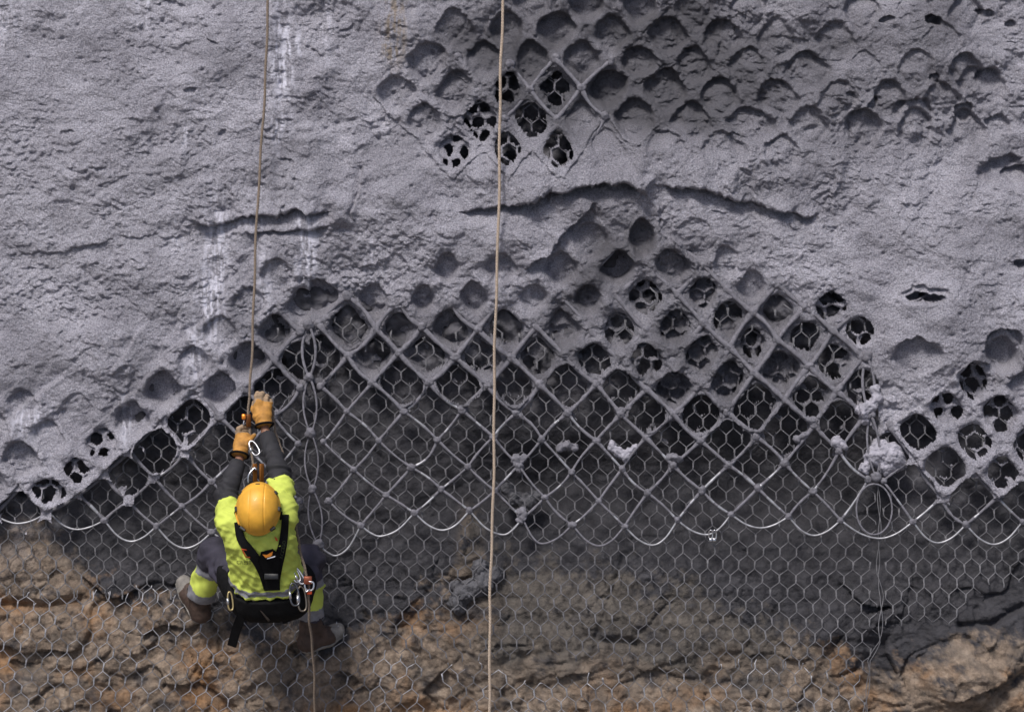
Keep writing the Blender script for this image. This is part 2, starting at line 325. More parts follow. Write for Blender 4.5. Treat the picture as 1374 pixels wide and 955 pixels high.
def rock_height(X, Y):
    big = fbm(X/240, Y/200, 3, 31)
    h = -.13+.05*big
    h -= .09*blob(X, Y, 780, 90, 330, 170, 4)+.17*(np.clip(X-820, 0, 700)/550)**2*sst(440, 150, Y)+.05*sst(1150, 1250, X)*sst(300, 200, Y)
    h -= .17*blob(X, Y, 730, 650, 110, 50)+.17*blob(X, Y, 1020, 650, 190, 70)+.10*blob(X, Y, 1255, 570, 80, 60)+.07*blob(X, Y, 380, 500, 90, 40)+.06*blob(X, Y, 130, 650, 110, 40)+.06*blob(X, Y, 1090, 490, 80, 50)
    edge_ = (Y-ysolid(X))
    h += .075*np.exp(-(np.clip(edge_, 0, 500)/60)**2)*sst(1230, 1150, X)*sst(-.45, .25, fbm(X/40, Y/34, 3, 49))
    low = sst(690, 860, Y+40*perlin(X/150, Y/200, 35))
    h += .09*low
    # fractured relief, coarse and craggy where bare, finer under overspray
    wx = X+18*perlin(X/60, Y/60, 36); wy = Y+18*perlin(X/60+7, Y/60, 37)
    f1, f2, idv, pa = worley((wx+.4*wy)/95, wy/66, 3, True); g1, g2, idg, pb = worley((wx+.3*wy)/36, wy/26, 4, True); k1, k2, idk, pc = worley(wx/10, wy/8, 5, True)
    crag = (idv-.5)*.045+pa*.11-.015*np.exp(-((f2-f1)/.05)**2)+(idg-.5)*.020+pb*.036+(idk-.5)*.005+pc*.008
    ridg = -np.abs(fbm(X/55, Y/45, 5, 38))
    h += crag*(.10+.58*low*(1-.5*sst(600, 720, X)*sst(1180, 1080, X)))+ridg*(.035+.02*low)+.012*fbm(X/30, Y/26, 3, 55, .5, True)*(1-low)
    h += (.006+.006*low)*fbm(X/13, Y/11, 4, 39, .65, True)
    # crevices in the bare rock on the right and left
    for pts, dpt, wid in (([(1374,905),(1340,930),(1310,965)],.07,9),([(1290,840),(1330,838),(1374,815)],.05,5),([(1130,865),(1100,905),(1095,955)],.03,8),([(0,812),(60,815),(110,806)],.06,7),([(840,745),(800,860),(860,865)],.03,5),([(300,955),(250,890),(215,800)],.05,10),([(560,955),(520,880),(560,820)],.03,8)):
        d, s, a = polydist(X, Y, pts); h -= dpt*np.exp(-(d/wid)**2)
    h += .07*blob(X, Y, 1112, 850, 22, 26)+.10*blob(X, Y, 1320, 900, 90, 70)+.06*blob(X, Y, 1270, 920, 60, 40)+.05*blob(X, Y, 110, 850, 70, 60)+.06*blob(X, Y, 25, 760, 40, 50)+.05*blob(X, Y, 625, 730, 14, 30)
    return h
def smoothrock(X, Y):            # where a loose mesh would rest on the lower rock
    low = sst(690, 860, Y); return -.15+.05*fbm(X/240, Y/200, 3, 31)+.09*low

# per-cell treatment: (depth, ridge half width, ramp, jitter); None = default
CT = {(-1,0):(.055,7,.3),(1,0):(.055,7,.25),(3,0):(.035,7,.7),(5,0):(.032,7,.85),(-3,0):(.03,8,.8),(-5,0):(.022,8,.8),(7,0):(.03,6,.9),(9,0):(.022,7,.9),(-2,1):(.045,8,.4),(0,1):(.045,8,.4),(2,1):(.042,8,.55),(4,1):(.035,6,.8),(6,1):(.035,6,.9),(8,1):(.03,6,.9),(-4,1):(.040,8,.8),(-6,1):(.032,9,.7),(-1,2):('hex',7,2.6),(1,2):(.075,8,.15),(3,2):(.045,6,.6),(5,2):(.038,6,.85),(7,2):(.038,6,.9),(9,2):(.026,6,.9),(-3,2):('hex',8,4.2),(-5,2):(.055,8,.45),(-7,2):(.040,9,.8),(-6,3):(.034,9,.9),(0,3):(.030,8,.95),(2,3):(.060,7,.35),(4,3):(.038,6,.85),(6,3):(.036,6,.9),(8,3):(.030,6,.95),(-2,3):('hex',7,1.6),(-4,3):('hex',8,4.4),(-1,4):('hex',8,2.4),(-3,4):('hex',8,3.2),(-5,4):('hex',8,5.5),(1,4):(.022,8,.95),(3,4):(.026,7,.95),(5,4):(.026,7,.95),(7,4):(.026,7,.95),(1,-1):(.045,8,.6),(-1,-1):(.04,8,.6),(3,-1):(.035,8,.8),(5,-1):(.03,7,.9),(2,-1):(.04,8,.7),(4,-1):(.03,7,.9),(0,-1):(.05,8,.4),(-2,-1):(.04,8,.6),(6,-1):(.026,7,.9)}
CM = {(0,-1):(.075,7,.1),(2,-1):(.060,9,.2),(4,-1):(.055,10,.25),(6,-1):(.060,10,.2),(8,-1):(.050,10,.4),(10,-1):(.07,10,.1),(12,-1):('hex',9,4.6),(14,-1):('hexf',8,3.0),(16,-1):(.050,9,.5),(18,-1):(.018,7,1.),(1,-2):(.022,8,.9),(3,-2):(.030,9,.8),(5,-2):(.065,12,.1),(7,-2):(.045,9,.4),(9,-2):(.055,8,.2),(11,-2):(.11,9,.0),(13,-2):(.055,8,.3),(15,-2):(.030,7,.9),(17,-2):(.016,6,1.),(12,-3):(.070,8,.2),(10,-3):(.04,9,.5),(14,-3):(.020,6,1.),(1,0):(.085,6,0.),(3,0):(.080,6,0.),(5,0):(.075,6,0.),(7,0):(.085,9,0.),(9,0):(.055,9,.1),(11,0):('hex',8,3.4),(13,0):('hexf',8,3.0),(15,0):('hex',8,3.0),(17,0):(.050,9,.4),(19,0):('hex',9,4.4),(2,1):(.095,5,0.),(4,1):(.095,5,0.),(6,1):('hexf',6,2.6),(16,1):('hex',9,4.2),(18,1):('hex',9,2.6),(20,1):('hex',9,4.2),(12,1):('hex',8,3.),(14,1):('hexf',7,2.4),(10,1):('hex',7,2.6),(8,1):('hex',7,3.6),(13,2):('hexf',6,2.2),(19,2):('hex',7,2.4),(17,2):('hexf',6,2.2),(20,3):('hex',7,3.6),(18,3):('hex',6,2.6),(15,2):('hexf',6,2.0)}
CL = {(-1,0):(.070,7,.1),(-2,-1):(.03,8,.9),(-3,0):(.034,8,.8),(-4,1):(.045,8,.5),(-2,1):(.085,5,0.),(0,-1):(.055,8,.3),(-1,-2):(.03,8,.8),(-3,2):(.085,5,0.),(-6,3):(.055,7,.3),(-7,4):('hex',8,5.0),(-9,4):(.032,8,.85),(-10,5):(.045,8,.7),(-11,4):(.035,8,.8),(-10,3):(.030,8,.9),(-11,6):(.05,8,.4),(-8,3):(.022,7,.9),(-9,6):('hex',8,3.6),(-8,5):('hex',9,3.2),(-5,2):(.085,6,0.)}
CR = {(2,3):('hex',8,5.2),(3,2):('hex',8,6.5),(4,1):(.075,9,.1),(1,3):(.03,7,.9),(4,3):('hex',7,3.6),(3,4):('hex',8,3.6),(5,4):('hex',8,3.6),(5,2):(.06,8,.1),(0,3):(.02,7,1.),(2,1):(.0,7,1.),(1,4):('hex',6,.0),(2,5):('hex',6,.8),(4,5):('hex',7,2.6)}

def crust_fields(X, Y):
    shp = X.shape; Xf, Yf = X.ravel(), Y.ravel()
    jx = 3.2*fbm(X/12, Y/12, 3, 11)+5*perlin(X/34, Y/30, 27); jy = 3.2*fbm(X/12+3, Y/12, 3, 12)+5*perlin(X/34+8, Y/30, 28)
    Ys = ysolid(X)+14*perlin(X/50, Y/50, 13); Yc = ycoat(X)+14*perlin(X/50, Y/50, 13)
    below = np.clip((Y-Ys)/(Yc-Ys), -3, 1.5)            # 0 at the lower edge of solid cover, 1 where coating ends
    # broad form
    H = .055+.075*fbm(X/330, Y/260, 3, 14)+(.068*fbm(X/110, Y/85, 3, 15)+.016*fbm(X/42, Y/34, 2, 32))*(1-.65*blob(X, Y, 60, 150, 200, 250, 3))
    H -= .040*sst(-110, 0, Y-Ys)
    H -= .16*(np.clip(X-820, 0, 700)/550)**2*sst(420, 150, Y)
    H -= .085*blob(X, Y, 800, 85, 215, 120, 2.8)
    arch = np.interp(X, [0, 150, 300, 400, 480, 560, 700, 780, 850, 930, 1000, 1100, 1180, 1260, 1374], [690, 600, 450, 400, 395, 395, 405, 320, 270, 310, 355, 405, 500, 560, 520])+10*perlin(X/40, Y/40, 30)
    H -= .036*sst(-20, 40, Y-arch)*sst(200, 420, X)*sst(1230, 1120, X)        # sheltered bowl round the upper net
    H += .060*blob(X, Y, 690, 228, 200, 38)+.045*blob(X, Y, 430, 250, 70, 40)+.04*blob(X, Y, 520, 270, 45, 45)+.03*blob(X, Y, 960, 215, 120, 35)+.03*blob(X, Y, 640, 315, 70, 40)+.035*blob(X, Y, 935, 285, 60, 30)
    H += .075*blob(X, Y, 1230, 440, 90, 60, 2.5)+.03*blob(X, Y, 1230, 330, 140, 60)
    # roughness map
    rough = np.clip(.85+.5*perlin(X/170, Y/150, 16), .45, 1.4)
    rough = rough*(1-.62*blob(X, Y, 1230, 420, 110, 60, 2.5))*(1+.35*blob(X, Y, 1050, 80, 160, 110))*(1-.3*blob(X, Y, 700, 320, 110, 50))
    rough = rough*(1-.25*blob(X, Y, 60, 120, 130, 160))
    wx = X+5*perlin(X/22, Y/20, 17); wy = Y+5*perlin(X/22, Y/20+4, 18)
    calm = 1.25*sst(-.30, .30, fbm(X/75, Y/60, 3, 29)); g3, g4, gid = worley(wx/7.5, wy/6.0, 23)
    D = .0130*fbm(wx/38, wy/28, 2, 19, .5, True)+(.002+.008*calm)*fbm(wx/15, wy/11, 2, 20, .6, True)+(.0055+.003*calm)*fbm(X/6.2, Y/5.0, 2, 21, .7)+.0050*(.5-g3)*(.4+gid)
    H = H+D*rough; fine = D*rough
    r1, r2_, rid = worley(wx/19, wy/15, 25); patch = sst(.0, .3, fbm(X/85, Y/70, 3, 58)); H = H+.020*np.clip(.62-r1, 0, 1)*(rid > .35)*patch*(1-.7*blob(X, Y, 1230, 420, 110, 60, 2.5))
    # small blow holes / pock marks
    f1, f2, idv = worley(X/26, Y/22, 22); H -= .016*np.exp(-(f1/.11)**2)*(idv > .72)
    big = np.zeros(shp)
    lj = fbm(X/7, Y/7, 2, 43); sag = np.zeros(shp)
    # ledges: polyline, rise above, fade above, undercut below, fade below
    for pts, A, fa, B, fb in (
        ([(255,300),(300,290),(345,283),(395,277),(446,281)], .070, 30, .11, 8),
        ([(325,312),(380,307),(446,303)], .035, 11, .070, 9),
        ([(615,284),(660,275),(700,267),(745,254),(790,242),(835,240),(862,250),(874,264)], .100, 36, .170, 11),
        ([(878,250),(905,246),(945,247),(985,262),(1040,274),(1100,291)], .075, 30, .13, 9),
        ([(990,268),(1040,284),(1085,296)], .010, 10, .026, 10),
        ([(0,345),(60,340),(130,325),(200,318),(270,312)], .012, 30, .010, 14),
        ([(1060,60),(1095,75),(1150,82)], .014, 16, .014, 12)):
        d, s, a = polydist(X+jx+1.5*lj, Y+jy+2.5*lj, pts); e = sst(0, .13, a)*sst(1, .87, a)*(.75+.5*perlin(X/30, Y/60, 40))
        inside = (a > .001) & (a < .999)
        big += np.where(s < 0, A*np.exp(-d/fa)*np.sqrt(np.clip(d/3.5, .0, 1)), -B*np.exp(-(d/fb))*sst(0, 2., d))*e*inside
        sag += np.where(s < 0, min(.036, A*.5)*np.exp(-d/14.)*(1+.8*lj), 0)*e*inside
    # flake edges: the cover on one side is proud (right of direction = recessed when sign +)
    for pts, A, fa, B, fb in (
        ([(702,364),(716,352),(735,345),(752,318),(775,295),(802,272)], .030, 25, .060, 30),
        ([(492,222),(485,255),(476,285),(480,302)], .012, 25, .030, 10),
        ([(880,262),(884,300),(930,345),(955,382)], -.006, 10, -.030, 6),
        ([(205,432),(175,470),(150,505)], .008, 20, .012, 12),
        ([(335,350),(300,395),(262,440),(210,490)], .010, 30, .014, 14),
        ([(95,505),(60,522),(30,548),(0,572)], .012, 18, .024, 12),
        ([(640,10),(600,70),(560,120)], .006, 20, .014, 9),
        ([(1180,485),(1205,462),(1215,425)], .0, 20, .0, 12)):
        d, s, a = polydist(X+jx, Y+jy, pts); e = sst(0, .15, a)*sst(1, .85, a); inside = (a > .001) & (a < .999)
        big += np.where(s < 0, A*np.exp(-d/fa), -B*np.exp(-d/fb)*sst(0, 3, d))*e*inside
    # hanging tongue and cable knob at the ledges
    big += .055*blob(X+jx, Y+jy, 461, 283, 17, 21, 4)+.04*blob(X+jx, Y+jy, 865, 252, 14, 16, 4)
    # pockets broken out of the cover: x, y, rx, ry, depth, ramp
    for (x, y, rx, ry, dp, rp) in ((1255,28,11,10,.10,.1),(1190,27,7,5,.05,.3),(1328,19,9,6,.06,.3),(1228,153,27,22,.055,.75),(1322,115,34,27,.050,.6),(1332,108,17,16,.05,.5),(1346,168,18,13,.045,.5),(1297,148,11,10,.06,.4),(1352,232,36,26,.075,.6),(1372,235,24,14,.06,.4),(1168,138,8,6,.05,.4),(1258,103,9,7,.05,.4),(1362,30,9,8,.05,.4),(1226,401,13,8,.14,0.),(1244,405,16,8,.14,0.),(1236,398,34,14,.03,.6),(1228,478,36,26,.085,.75),(1372,355,14,5,.09,0.),(1346,466,28,28,.085,.45),(1310,508,27,22,.05,.5),(1298,520,10,8,.04,.2),(1140,135,10,6,.03,.5),(1118,400,14,8,.12,.1),(985,185,7,5,.03,.5),(95,180,8,5,.02,.5),(262,122,7,5,.025,.4),(290,62,6,4,.02,.4),(300,180,9,5,.02,.4),(385,218,9,6,.02,.4),(232,10,16,5,.02,.5)):
        ex = (X+1.3*jx-x)/rx; ey = (Y+1.3*jy-y)/ry; r = np.sqrt(ex**2+ey**2)
        big -= dp*sst(1.04, .82, r)*(1-rp*np.clip((ey+1)/2, 0, 1))
    # cells of the nets
    webs = np.full(shp, -1.0); isopen = np.zeros(shp, bool); dn = np.zeros(shp); ridge = np.zeros(shp)
    hx, hy = hexunwarp(X, Y); hd = hexdist(hx, hy)+1.2*fbm(X/6, Y/6, 2, 24)
    ledge_y = np.interp(X, [480, 620, 800, 860, 1100], [230, 260, 225, 232, 262])
    panel = np.where((Y < ledge_y) & (X > 470) & (X < 1330), 3, np.where(X < 416, 0, np.where(X < 1178, 1, 2)))
    gi = np.arange(0, shp[0], 4); gj = np.arange(0, shp[1], 4)
    for pid, (lat, cells) in enumerate(((LL, CL), (LM, CM), (LR, CR), (LT, CT))):
        m = panel == pid
        if not m.any(): continue
        q = lat.ev(lat.bw, np.c_[X[m]+(.5 if pid < 3 else .8)*jx[m], Y[m]+(.5 if pid < 3 else .8)*jy[m]])
        p_ = (q[:, 0]+q[:, 1])/2; q_ = (q[:, 1]-q[:, 0])/2
        cp = np.floor(p_).astype(int); cq = np.floor(q_).astype(int); fp = p_-cp; fq = q_-cq
        ci = cp-cq; cj = cp+cq+1
        n = 3.0; r = (np.abs(2*fp-1)**n+np.abs(2*fq-1)**n)**(1/n); d = (1-r)*26
        t = (fp+fq)/2
        dep = np.zeros(len(p_)); web = np.full(len(p_), -1.); op = np.zeros(len(p_), bool)
        bl = below[m]; hdm = hd[m]; rwout = np.zeros(len(p_))
        lift = .027*sst(-25, 35, Y[m]-arch[m]) if pid == 1 else (.012 if pid == 3 else .02)*np.ones(len(p_))
        # default: below the solid edge the cells are open, with a coat on cable and wire that thins out
        key = ci*1000+cj; uniq = np.unique(key)
        for k in uniq:
            s = key == k; cj0 = int(k - 1000*round(k/1000)); ci0 = int(round((k-cj0)/1000))
            spec = cells.get((ci0, cj0)); cr = np.random.default_rng(abs((ci0+4000)*97+(cj0+4000)*13+pid)); v1, v2, v3 = cr.random(3)
            if spec is None:
                cb = np.median(bl[s])
                if pid == 3 and 7 <= ci0 <= 14 and -2 <= cj0 <= 3+(ci0 < 11): spec = (.006+.036*v1**1.5, 5, .9) if v2 > .28 else (.004, 5, .9)
                elif pid == 3 or cb < -.15 or np.isnan(cb): continue
                pass
                if spec is None: rw = max(0, 7.5*(1-cb)); hw = max(0, 3.4*(1-1.05*cb)); spec = ('hex', rw, hw)
            if isinstance(spec[0], str):
                rw, hw = spec[1]*(.78+.32*v1), spec[2]*(.45+.5*v2)
                floorh = (hdm[s] < hw*(1+1.1*perlin(X[m][s]/15, Y[m][s]/15, 26))+(2.6 if pid < 3 else .6)*sst(.25, .6, perlin(X[m][s]/22, Y[m][s]/20, 33)))&(hw > .3)
                inr = d[s] < rw
                op[s] = ~(inr | floorh)
                dep[s] = np.where(inr, .012*np.clip(d[s]/max(rw, 1), 0, 1)**2, .030+.02*np.clip(hdm[s]/max(hw, .5), 0, 1)**2)
                if spec[0] == 'hexf':
                    op[s] = False
                    dep[s] = np.where(inr | floorh, dep[s], .075+.01*rng.random())
                rwout[s] = rw
            else:
                Dp, rw, rp = spec; rw = rw*(.55 if pid == 3 else .85)
                if pid == 3: rp = rp*(.45 if ci0 < 3 else .72); rw = rw*(1 if ci0 < 3 else .75); Dp = Dp*(1 if ci0 < 3 else 1.4); Dp = Dp*1.15
                Dp = Dp*(.7+.6*v1)*(.72 if pid < 3 else .9); rw = rw*(.75+.6*v2); rp = np.clip(rp+.3*(v3-.5), 0, 1)
                dtop = np.minimum(fp[s], fq[s])*52
                edge = 4.5
                prof = sst(rw*.75, rw*.75+edge, d[s])
                dep[s] = Dp*prof*(1-rp*np.clip((t[s]-.12)/.75, 0, 1))+.012*np.clip(d[s]/rw, 0, 1)**2*(Dp > .03)
                if pid == 3 and ci0 >= 3: dep[s] -= .026*(.3+v3)*(np.sin(np.pi*np.clip(fp[s], 0, 1))*np.sin(np.pi*np.clip(fq[s], 0, 1)))**.8
                dep[s] += .014*perlin(X[m][s]/16, Y[m][s]/13, 34)*sst(rw*.6, rw*.6+10, d[s])*(Dp > .03)
                rwout[s] = rw if (pid < 3 or (ci0 < 3 and cj0 < 4)) and Dp > .02 else 0
        rr = np.maximum(rwout, .1); dep = dep-lift*np.sqrt(np.clip(1-(d/(rr*1.15))**2, 0, 1))*(rwout > 1.5)*(1+.35*perlin(X[m]/13, Y[m]/13, 59))
        tmp = np.zeros(shp); tmp[m] = dep; big -= tmp
        isopen[m] = op; tmp2 = np.zeros(shp); tmp2[m] = rwout; dn += tmp2
    H = H+big
    return H, fine, big, isopen, below, sag

# ------------------------------------------------------------------ rock face
def grid_mesh(name, xs, ys, Hh, keep, material, attrs, shift=None):
    ny, nx = Hh.shape; X, Y = np.meshgrid(xs, ys)
    U = (X-CX)/PPM; V = (CY-Y)/PPM
    if shift is not None: V = V-shift
    P = np.stack([U, V, Hh], -1).reshape(-1, 3)
    idx = np.arange(nx*ny).reshape(ny, nx)
    k = keep[:-1, :-1] & keep[1:, :-1] & keep[:-1, 1:] & keep[1:, 1:]
    F = np.stack([idx[:-1, :-1][k], idx[1:, :-1][k], idx[1:, 1:][k], idx[:-1, 1:][k]], -1)
    used = np.zeros(nx*ny, bool); used[F.ravel()] = True; remap = np.cumsum(used)-1
    o = build(name, P[used], remap[F], material, None, loc=np.zeros(3))
    for nm, A in attrs.items():
        at = o.data.attributes.new(nm, 'FLOAT', 'POINT'); at.data.foreach_set('value', A.ravel()[used].astype(np.float32))
    return tag(o, kind='structure')

xs = axis(-24, 1398, 1.3, 1900); ys = axis(-24, 979, 1.3, 1900)
ys = ys[ys < 760]; X, Y = np.meshgrid(xs, ys)
Hc, fine, big, isopen, below, sag = crust_fields(X, Y)
xr = axis(-24, 1398, 2.0, 1900); yr = axis(-24, 979, 2.0, 1900); XR, YR = np.meshgrid(xr, yr); Hr = rock_height(XR, YR)
Hr_on_c = Hr[np.ix_(np.clip(np.searchsorted(yr, ys), 0, len(yr)-1), np.clip(np.searchsorted(xr, xs), 0, len(xr)-1))]
keepc = ~isopen & ((Hc > Hr_on_c-.02) | (below < -.15)) & (below < 1.15)
lime = np.zeros(X.shape)
nz = sst(-.25, .35, fbm(X/7, Y/34, 3, 51, .6)+.35*fbm(X/5, Y/5, 3, 57))
for (x, y, rx, ry, a) in ((380,85,13,75,1.1),(374,165,8,35,.7),(400,60,6,18,.7),(250,185,5,14,.8),(440,40,5,40,.4),(458,187,5,6,.8),(292,330,14,62,1.0),(285,395,17,60,.9),(262,470,14,40,.7),(412,330,13,42,1.0),(405,300,7,22,.7),(170,565,6,30,.8),(45,565,22,18,.75),(355,370,10,40,.5),(330,300,28,8,.5),(195,12,10,25,.5),(10,25,25,40,.4),(545,25,14,20,.2),(235,325,16,14,.4),(497,345,6,40,.35)):
    lime = np.maximum(lime, a*blob(X+5*perlin(X/20, Y/20, 52), Y, x, y, rx, ry, 2.2)*np.clip(nz*1.7-.15, 0, 1.2))
lime = np.clip(lime, 0, .85)
rust = np.clip(1.2*blob(X, Y, 531, 35, 16, 45)*nz+1.1*blob(X, Y, 525, 68, 9, 12)*nz, 0, .8)
shade_mottle = .80*blob(X, Y, 820, 90, 200, 118, 2.6)+.52*blob(X, Y, 1060, 90, 170, 110, 2.5)+.25*blob(X, Y, 1280, 90, 120, 120)+.3*blob(X, Y, 640, 80, 70, 90)+.45*blob(X, Y, 840, 290, 70, 50)+.58*sst(-25, 45, Y-np.interp(X, [300, 400, 480, 560, 700, 780, 850, 930, 1000, 1100, 1180], [450, 400, 398, 405, 425, 345, 285, 330, 375, 420, 500]))*sst(280, 420, X)*sst(1200, 1120, X)  # shade of the sheltered hollow and under the arch, put into the colour
shade_mottle = np.clip(shade_mottle*(1+.5*fbm(X/60, Y/50, 3, 53))+.24*sst(.0, .35, fbm(X/120, Y/90, 4, 54)), 0, .88)*(1-.8*blob(X, Y, 900, 280, 60, 40))
shot = grid_mesh('shotcrete_cover', xs, ys, Hc, keepc, M['shot'], {'lime': lime, 'rust': rust, 'shade_mottle': shade_mottle}, shift=.55*fine+.30*np.clip(big, -.09, .06)+sag)

yb = np.interp(XR, [0,40,90,130,300,440,480,540,600,625,650,680,800,900,1000,1100,1180,1230,1290,1330,1374],
               [705,700,725,795,830,865,840,825,795,730,745,750,760,780,820,862,890,898,852,852,866])
sm = (YR-yb)/48+1.1*fbm(XR/60, YR/50, 4, 41, .6)+.9*fbm(XR/13, YR/12, 4, 42, .65)
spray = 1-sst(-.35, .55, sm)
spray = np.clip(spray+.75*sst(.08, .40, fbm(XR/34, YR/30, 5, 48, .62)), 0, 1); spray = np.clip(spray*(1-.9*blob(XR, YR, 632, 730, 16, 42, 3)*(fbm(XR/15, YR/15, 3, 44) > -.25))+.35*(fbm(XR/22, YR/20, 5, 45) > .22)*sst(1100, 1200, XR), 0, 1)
dusty = np.clip(sst(560, 700, XR)*sst(1150, 1000, XR)*sst(960, 850, YR+40*fbm(XR/50, YR/50, 3, 46))+.45*sst(.0, .4, fbm(XR/60, YR/50, 4, 47)), 0, 1)
cover = np.zeros(XR.shape, bool)
keepr = ~((YR < ysolid(XR)-150) & (XR > -40) & (XR < 1400) & ~((XR > 480) & (XR < 1190) & (YR > -60) & (YR < 270)) & ~((XR > 1170) & (YR < 480)) & ~((YR > 230)&(XR > 440)) & (YR > -30))
fresh = np.clip(np.exp(-(np.clip(YR-ysolid(XR)-15, 0, 900)/75)**2)*sst(-.5, .3, fbm(XR/38, YR/30, 4, 56))*.9, 0, .9)
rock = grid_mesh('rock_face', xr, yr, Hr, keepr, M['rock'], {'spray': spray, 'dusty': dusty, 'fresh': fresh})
g = raw_mesh('ground', [(-300, -300, -9.5), (300, -300, -9.5), (300, 40, -9.5), (-300, 40, -9.5)], [(0, 1, 2, 3)], [M['earth']])
go = bpy.data.objects.new('ground', g); C.objects.link(go); tag(go, kind='structure')

# quick lookups of relief at a point
def rock_at(x, y): return float(rock_height(np.array([[x]], float), np.array([[y]], float))[0, 0])
def noise_at(x, y, s): return float(perlin(np.array([x], float), np.array([y], float), s)[0])

keep_er = keepc.copy()
for dy_ in (-2, -1, 0, 1, 2):
    for dx_ in (-2, -1, 0, 1, 2): keep_er &= np.roll(np.roll(keepc, dy_, 0), dx_, 1)
def covered(x, y):
    i = np.clip(np.searchsorted(ys, y), 0, len(ys)-1); j = np.clip(np.searchsorted(xs, x), 0, len(xs)-1); return keep_er[i, j]
# ------------------------------------------------------------------ hexagonal wire mesh sheets
def wire_sheet(label, inside, wfun, rfun, material, off=(0, 0), rot=0., warp=True, xr=(-40, 1420), yr=(80, 1000), edge_jit=6, shear=0., mess=.6, fmat=None):
    root = empty('wire_mesh', PX((max(xr[0], 0)+min(xr[1], 1374))/2, min(yr[1], 955), -.05)); tag(root, label, 'wire mesh', 'hexagonal wire mesh sheets on the slope')
    ca, sa = math.cos(rot), math.sin(rot); cx0, cy0 = (xr[0]+xr[1])/2, (yr[0]+yr[1])/2
    r0, r1 = int((yr[0]-90)//HP), int((yr[1]+90)//HP)+1; c0, c1 = int((xr[0]-90)//HW), int((xr[1]+90)//HW)+1
    npart = 0
    for c in range(c0, c1):
        for sgn in (1, -1):
            pts = []
            for r in range(r0, r1):
                # vertical twisted edge lies between hex rows: at row r cells' side
                xx = c*HW+HW/2 if r % 2 == 0 else c*HW+HW/2+sgn*HW/2
                tw = .9*(1 if sgn > 0 else -1)*(1 if r % 2 == 0 else -1)
                yy = r*HP; hh = HW/math.sqrt(3)/2
                for dy in (-hh*.92, -hh*.3, hh*.3, hh*.92):
                    pts.append((xx+tw*(1 if dy in (-hh*.92, hh*.92) else .55)*(1 if dy < 0 or abs(dy) > hh*.5 else -1)*.9, yy+dy))
            A = np.array(pts); x, y = A[:, 0]+off[0], A[:, 1]+off[1]
            if warp: x, y = hexwarp(x, y)
            x = x+shear*(y-cy0)
            if rot: x, y = cx0+(x-cx0)*ca-(y-cy0)*sa, cy0+(x-cx0)*sa+(y-cy0)*ca
            x = x+1.6*mess*perlin(x/55, y/55, 78)+.35*mess*perlin(x/13, y/13, 79); y = y+1.6*mess*perlin(x/53+4, y/49, 80)
            jit = edge_jit*rng.normal(); ok = inside(x, y, jit) & ~covered(x, y)
            # longest runs
            k = 0; n = len(x)
            while k < n:
                if not ok[k]: k += 1; continue
                e = k
                while e < n and ok[e]: e += 1
                if e-k >= 3:
                    P = np.stack([(x[k:e]-CX)/PPM, (CY-y[k:e])/PPM, wfun(x[k:e], y[k:e])], -1)
                    P[:, 2] += .0022*sgn
                    if e-k > 6:    # cut ends spring out a little
                        P[0, :2] += np.array([rng.normal()*.006, rng.normal()*.004]); P[0, 2] += abs(rng.normal())*.012; P[-1, 2] += abs(rng.normal())*.010
                    tw_ = np.tile([.86, 1.32, 1.32, .86], n//4+1)[k:e]; V, F = tube(P, rfun(x[k:e], y[k:e])*tw_, 5)
                    fm = None
                    if fmat is not None: q = fmat(x[k:e], y[k:e]); fm = np.concatenate([np.repeat(q[:-1], 5), q[:1], q[-1:]])
                    build('wire', V, F, material, root, fm); npart += 1
                k = e
    return root
def wmain(x, y):
    s = smoothrock(x, y); return np.where(y < 715, -.022, lerp(-.022, np.maximum(s+.075, -.06), sst(715, 830, y)))+.012*perlin(x/70, y/70, 71)+.006*perlin(x/24, y/24, 72)
def rmain(x, y):
    cb = np.clip((y-ysolid(x))/(ycoat(x)-ysolid(x)), 0, 1.6); return (1.05-.33*np.clip(cb-.2, 0, 1))/PPM*(1+.25*perlin(x/9, y/9, 73))
def fmain(x, y):
    v = y+26*perlin(x/40, y/40, 91)
    return ((v > np.interp(x, [0, 200, 440, 470, 860, 940, 1000, 1374], [690, 690, 715, 900, 900, 730, 690, 680])) | (perlin(x/16, y/16, 92) > .52)).astype(int)
def ins_main(x, y, j):
    yend = np.interp(x, [0, 100, 440, 500, 700, 1000, 1178], [800, 812, 808, 870, 880, 900, 905])+j
    return (x > -60) & (x < 1177) & (y < yend) & (y > np.interp(x, [0, 150, 300, 420, 800, 860, 1100, 1177], [540, 520, 420, 370, 360, 280, 370, 430]))
wire_sheet('grey dusted hexagonal wire mesh hanging behind the cable net across the middle of the slope', ins_main, wmain, rmain, [M['dustwire'], M['dullzinc']], fmat=fmain, yr=(260, 910), xr=(-50, 1180))
def ins_right(x, y, j):
    return (x > 1181) & (x < 1470) & (y > 500) & (y < np.interp(x, [1181, 1270, 1300, 1325, 1374, 1460], [838, 836, 815, 786, 782, 780])+.4*j)
wire_sheet('hexagonal wire mesh right of the seam with its cut lower edge over bare grey rock', ins_right, wmain, rmain, [M['dustwire'], M['dullzinc']], fmat=fmain, xr=(1170, 1460), yr=(490, 850))
def flow(x, y): return (perlin(x/38, y/34, 94)+.4*perlin(x/11, y/11, 95) < -.08).astype(int)
def wlow(x, y): return np.maximum(smoothrock(x, y)+.085, -.05)+.014*perlin(x/60, y/60, 75)+.02*perlin(x/160, y/150, 76)
def ins_ll(x, y, j): return (x > -60) & (x < 572) & (y > np.interp(x, [0, 250, 330, 430, 470, 572], [792, 788, 800, 806, 850, 880])+j) & (y < 1060)
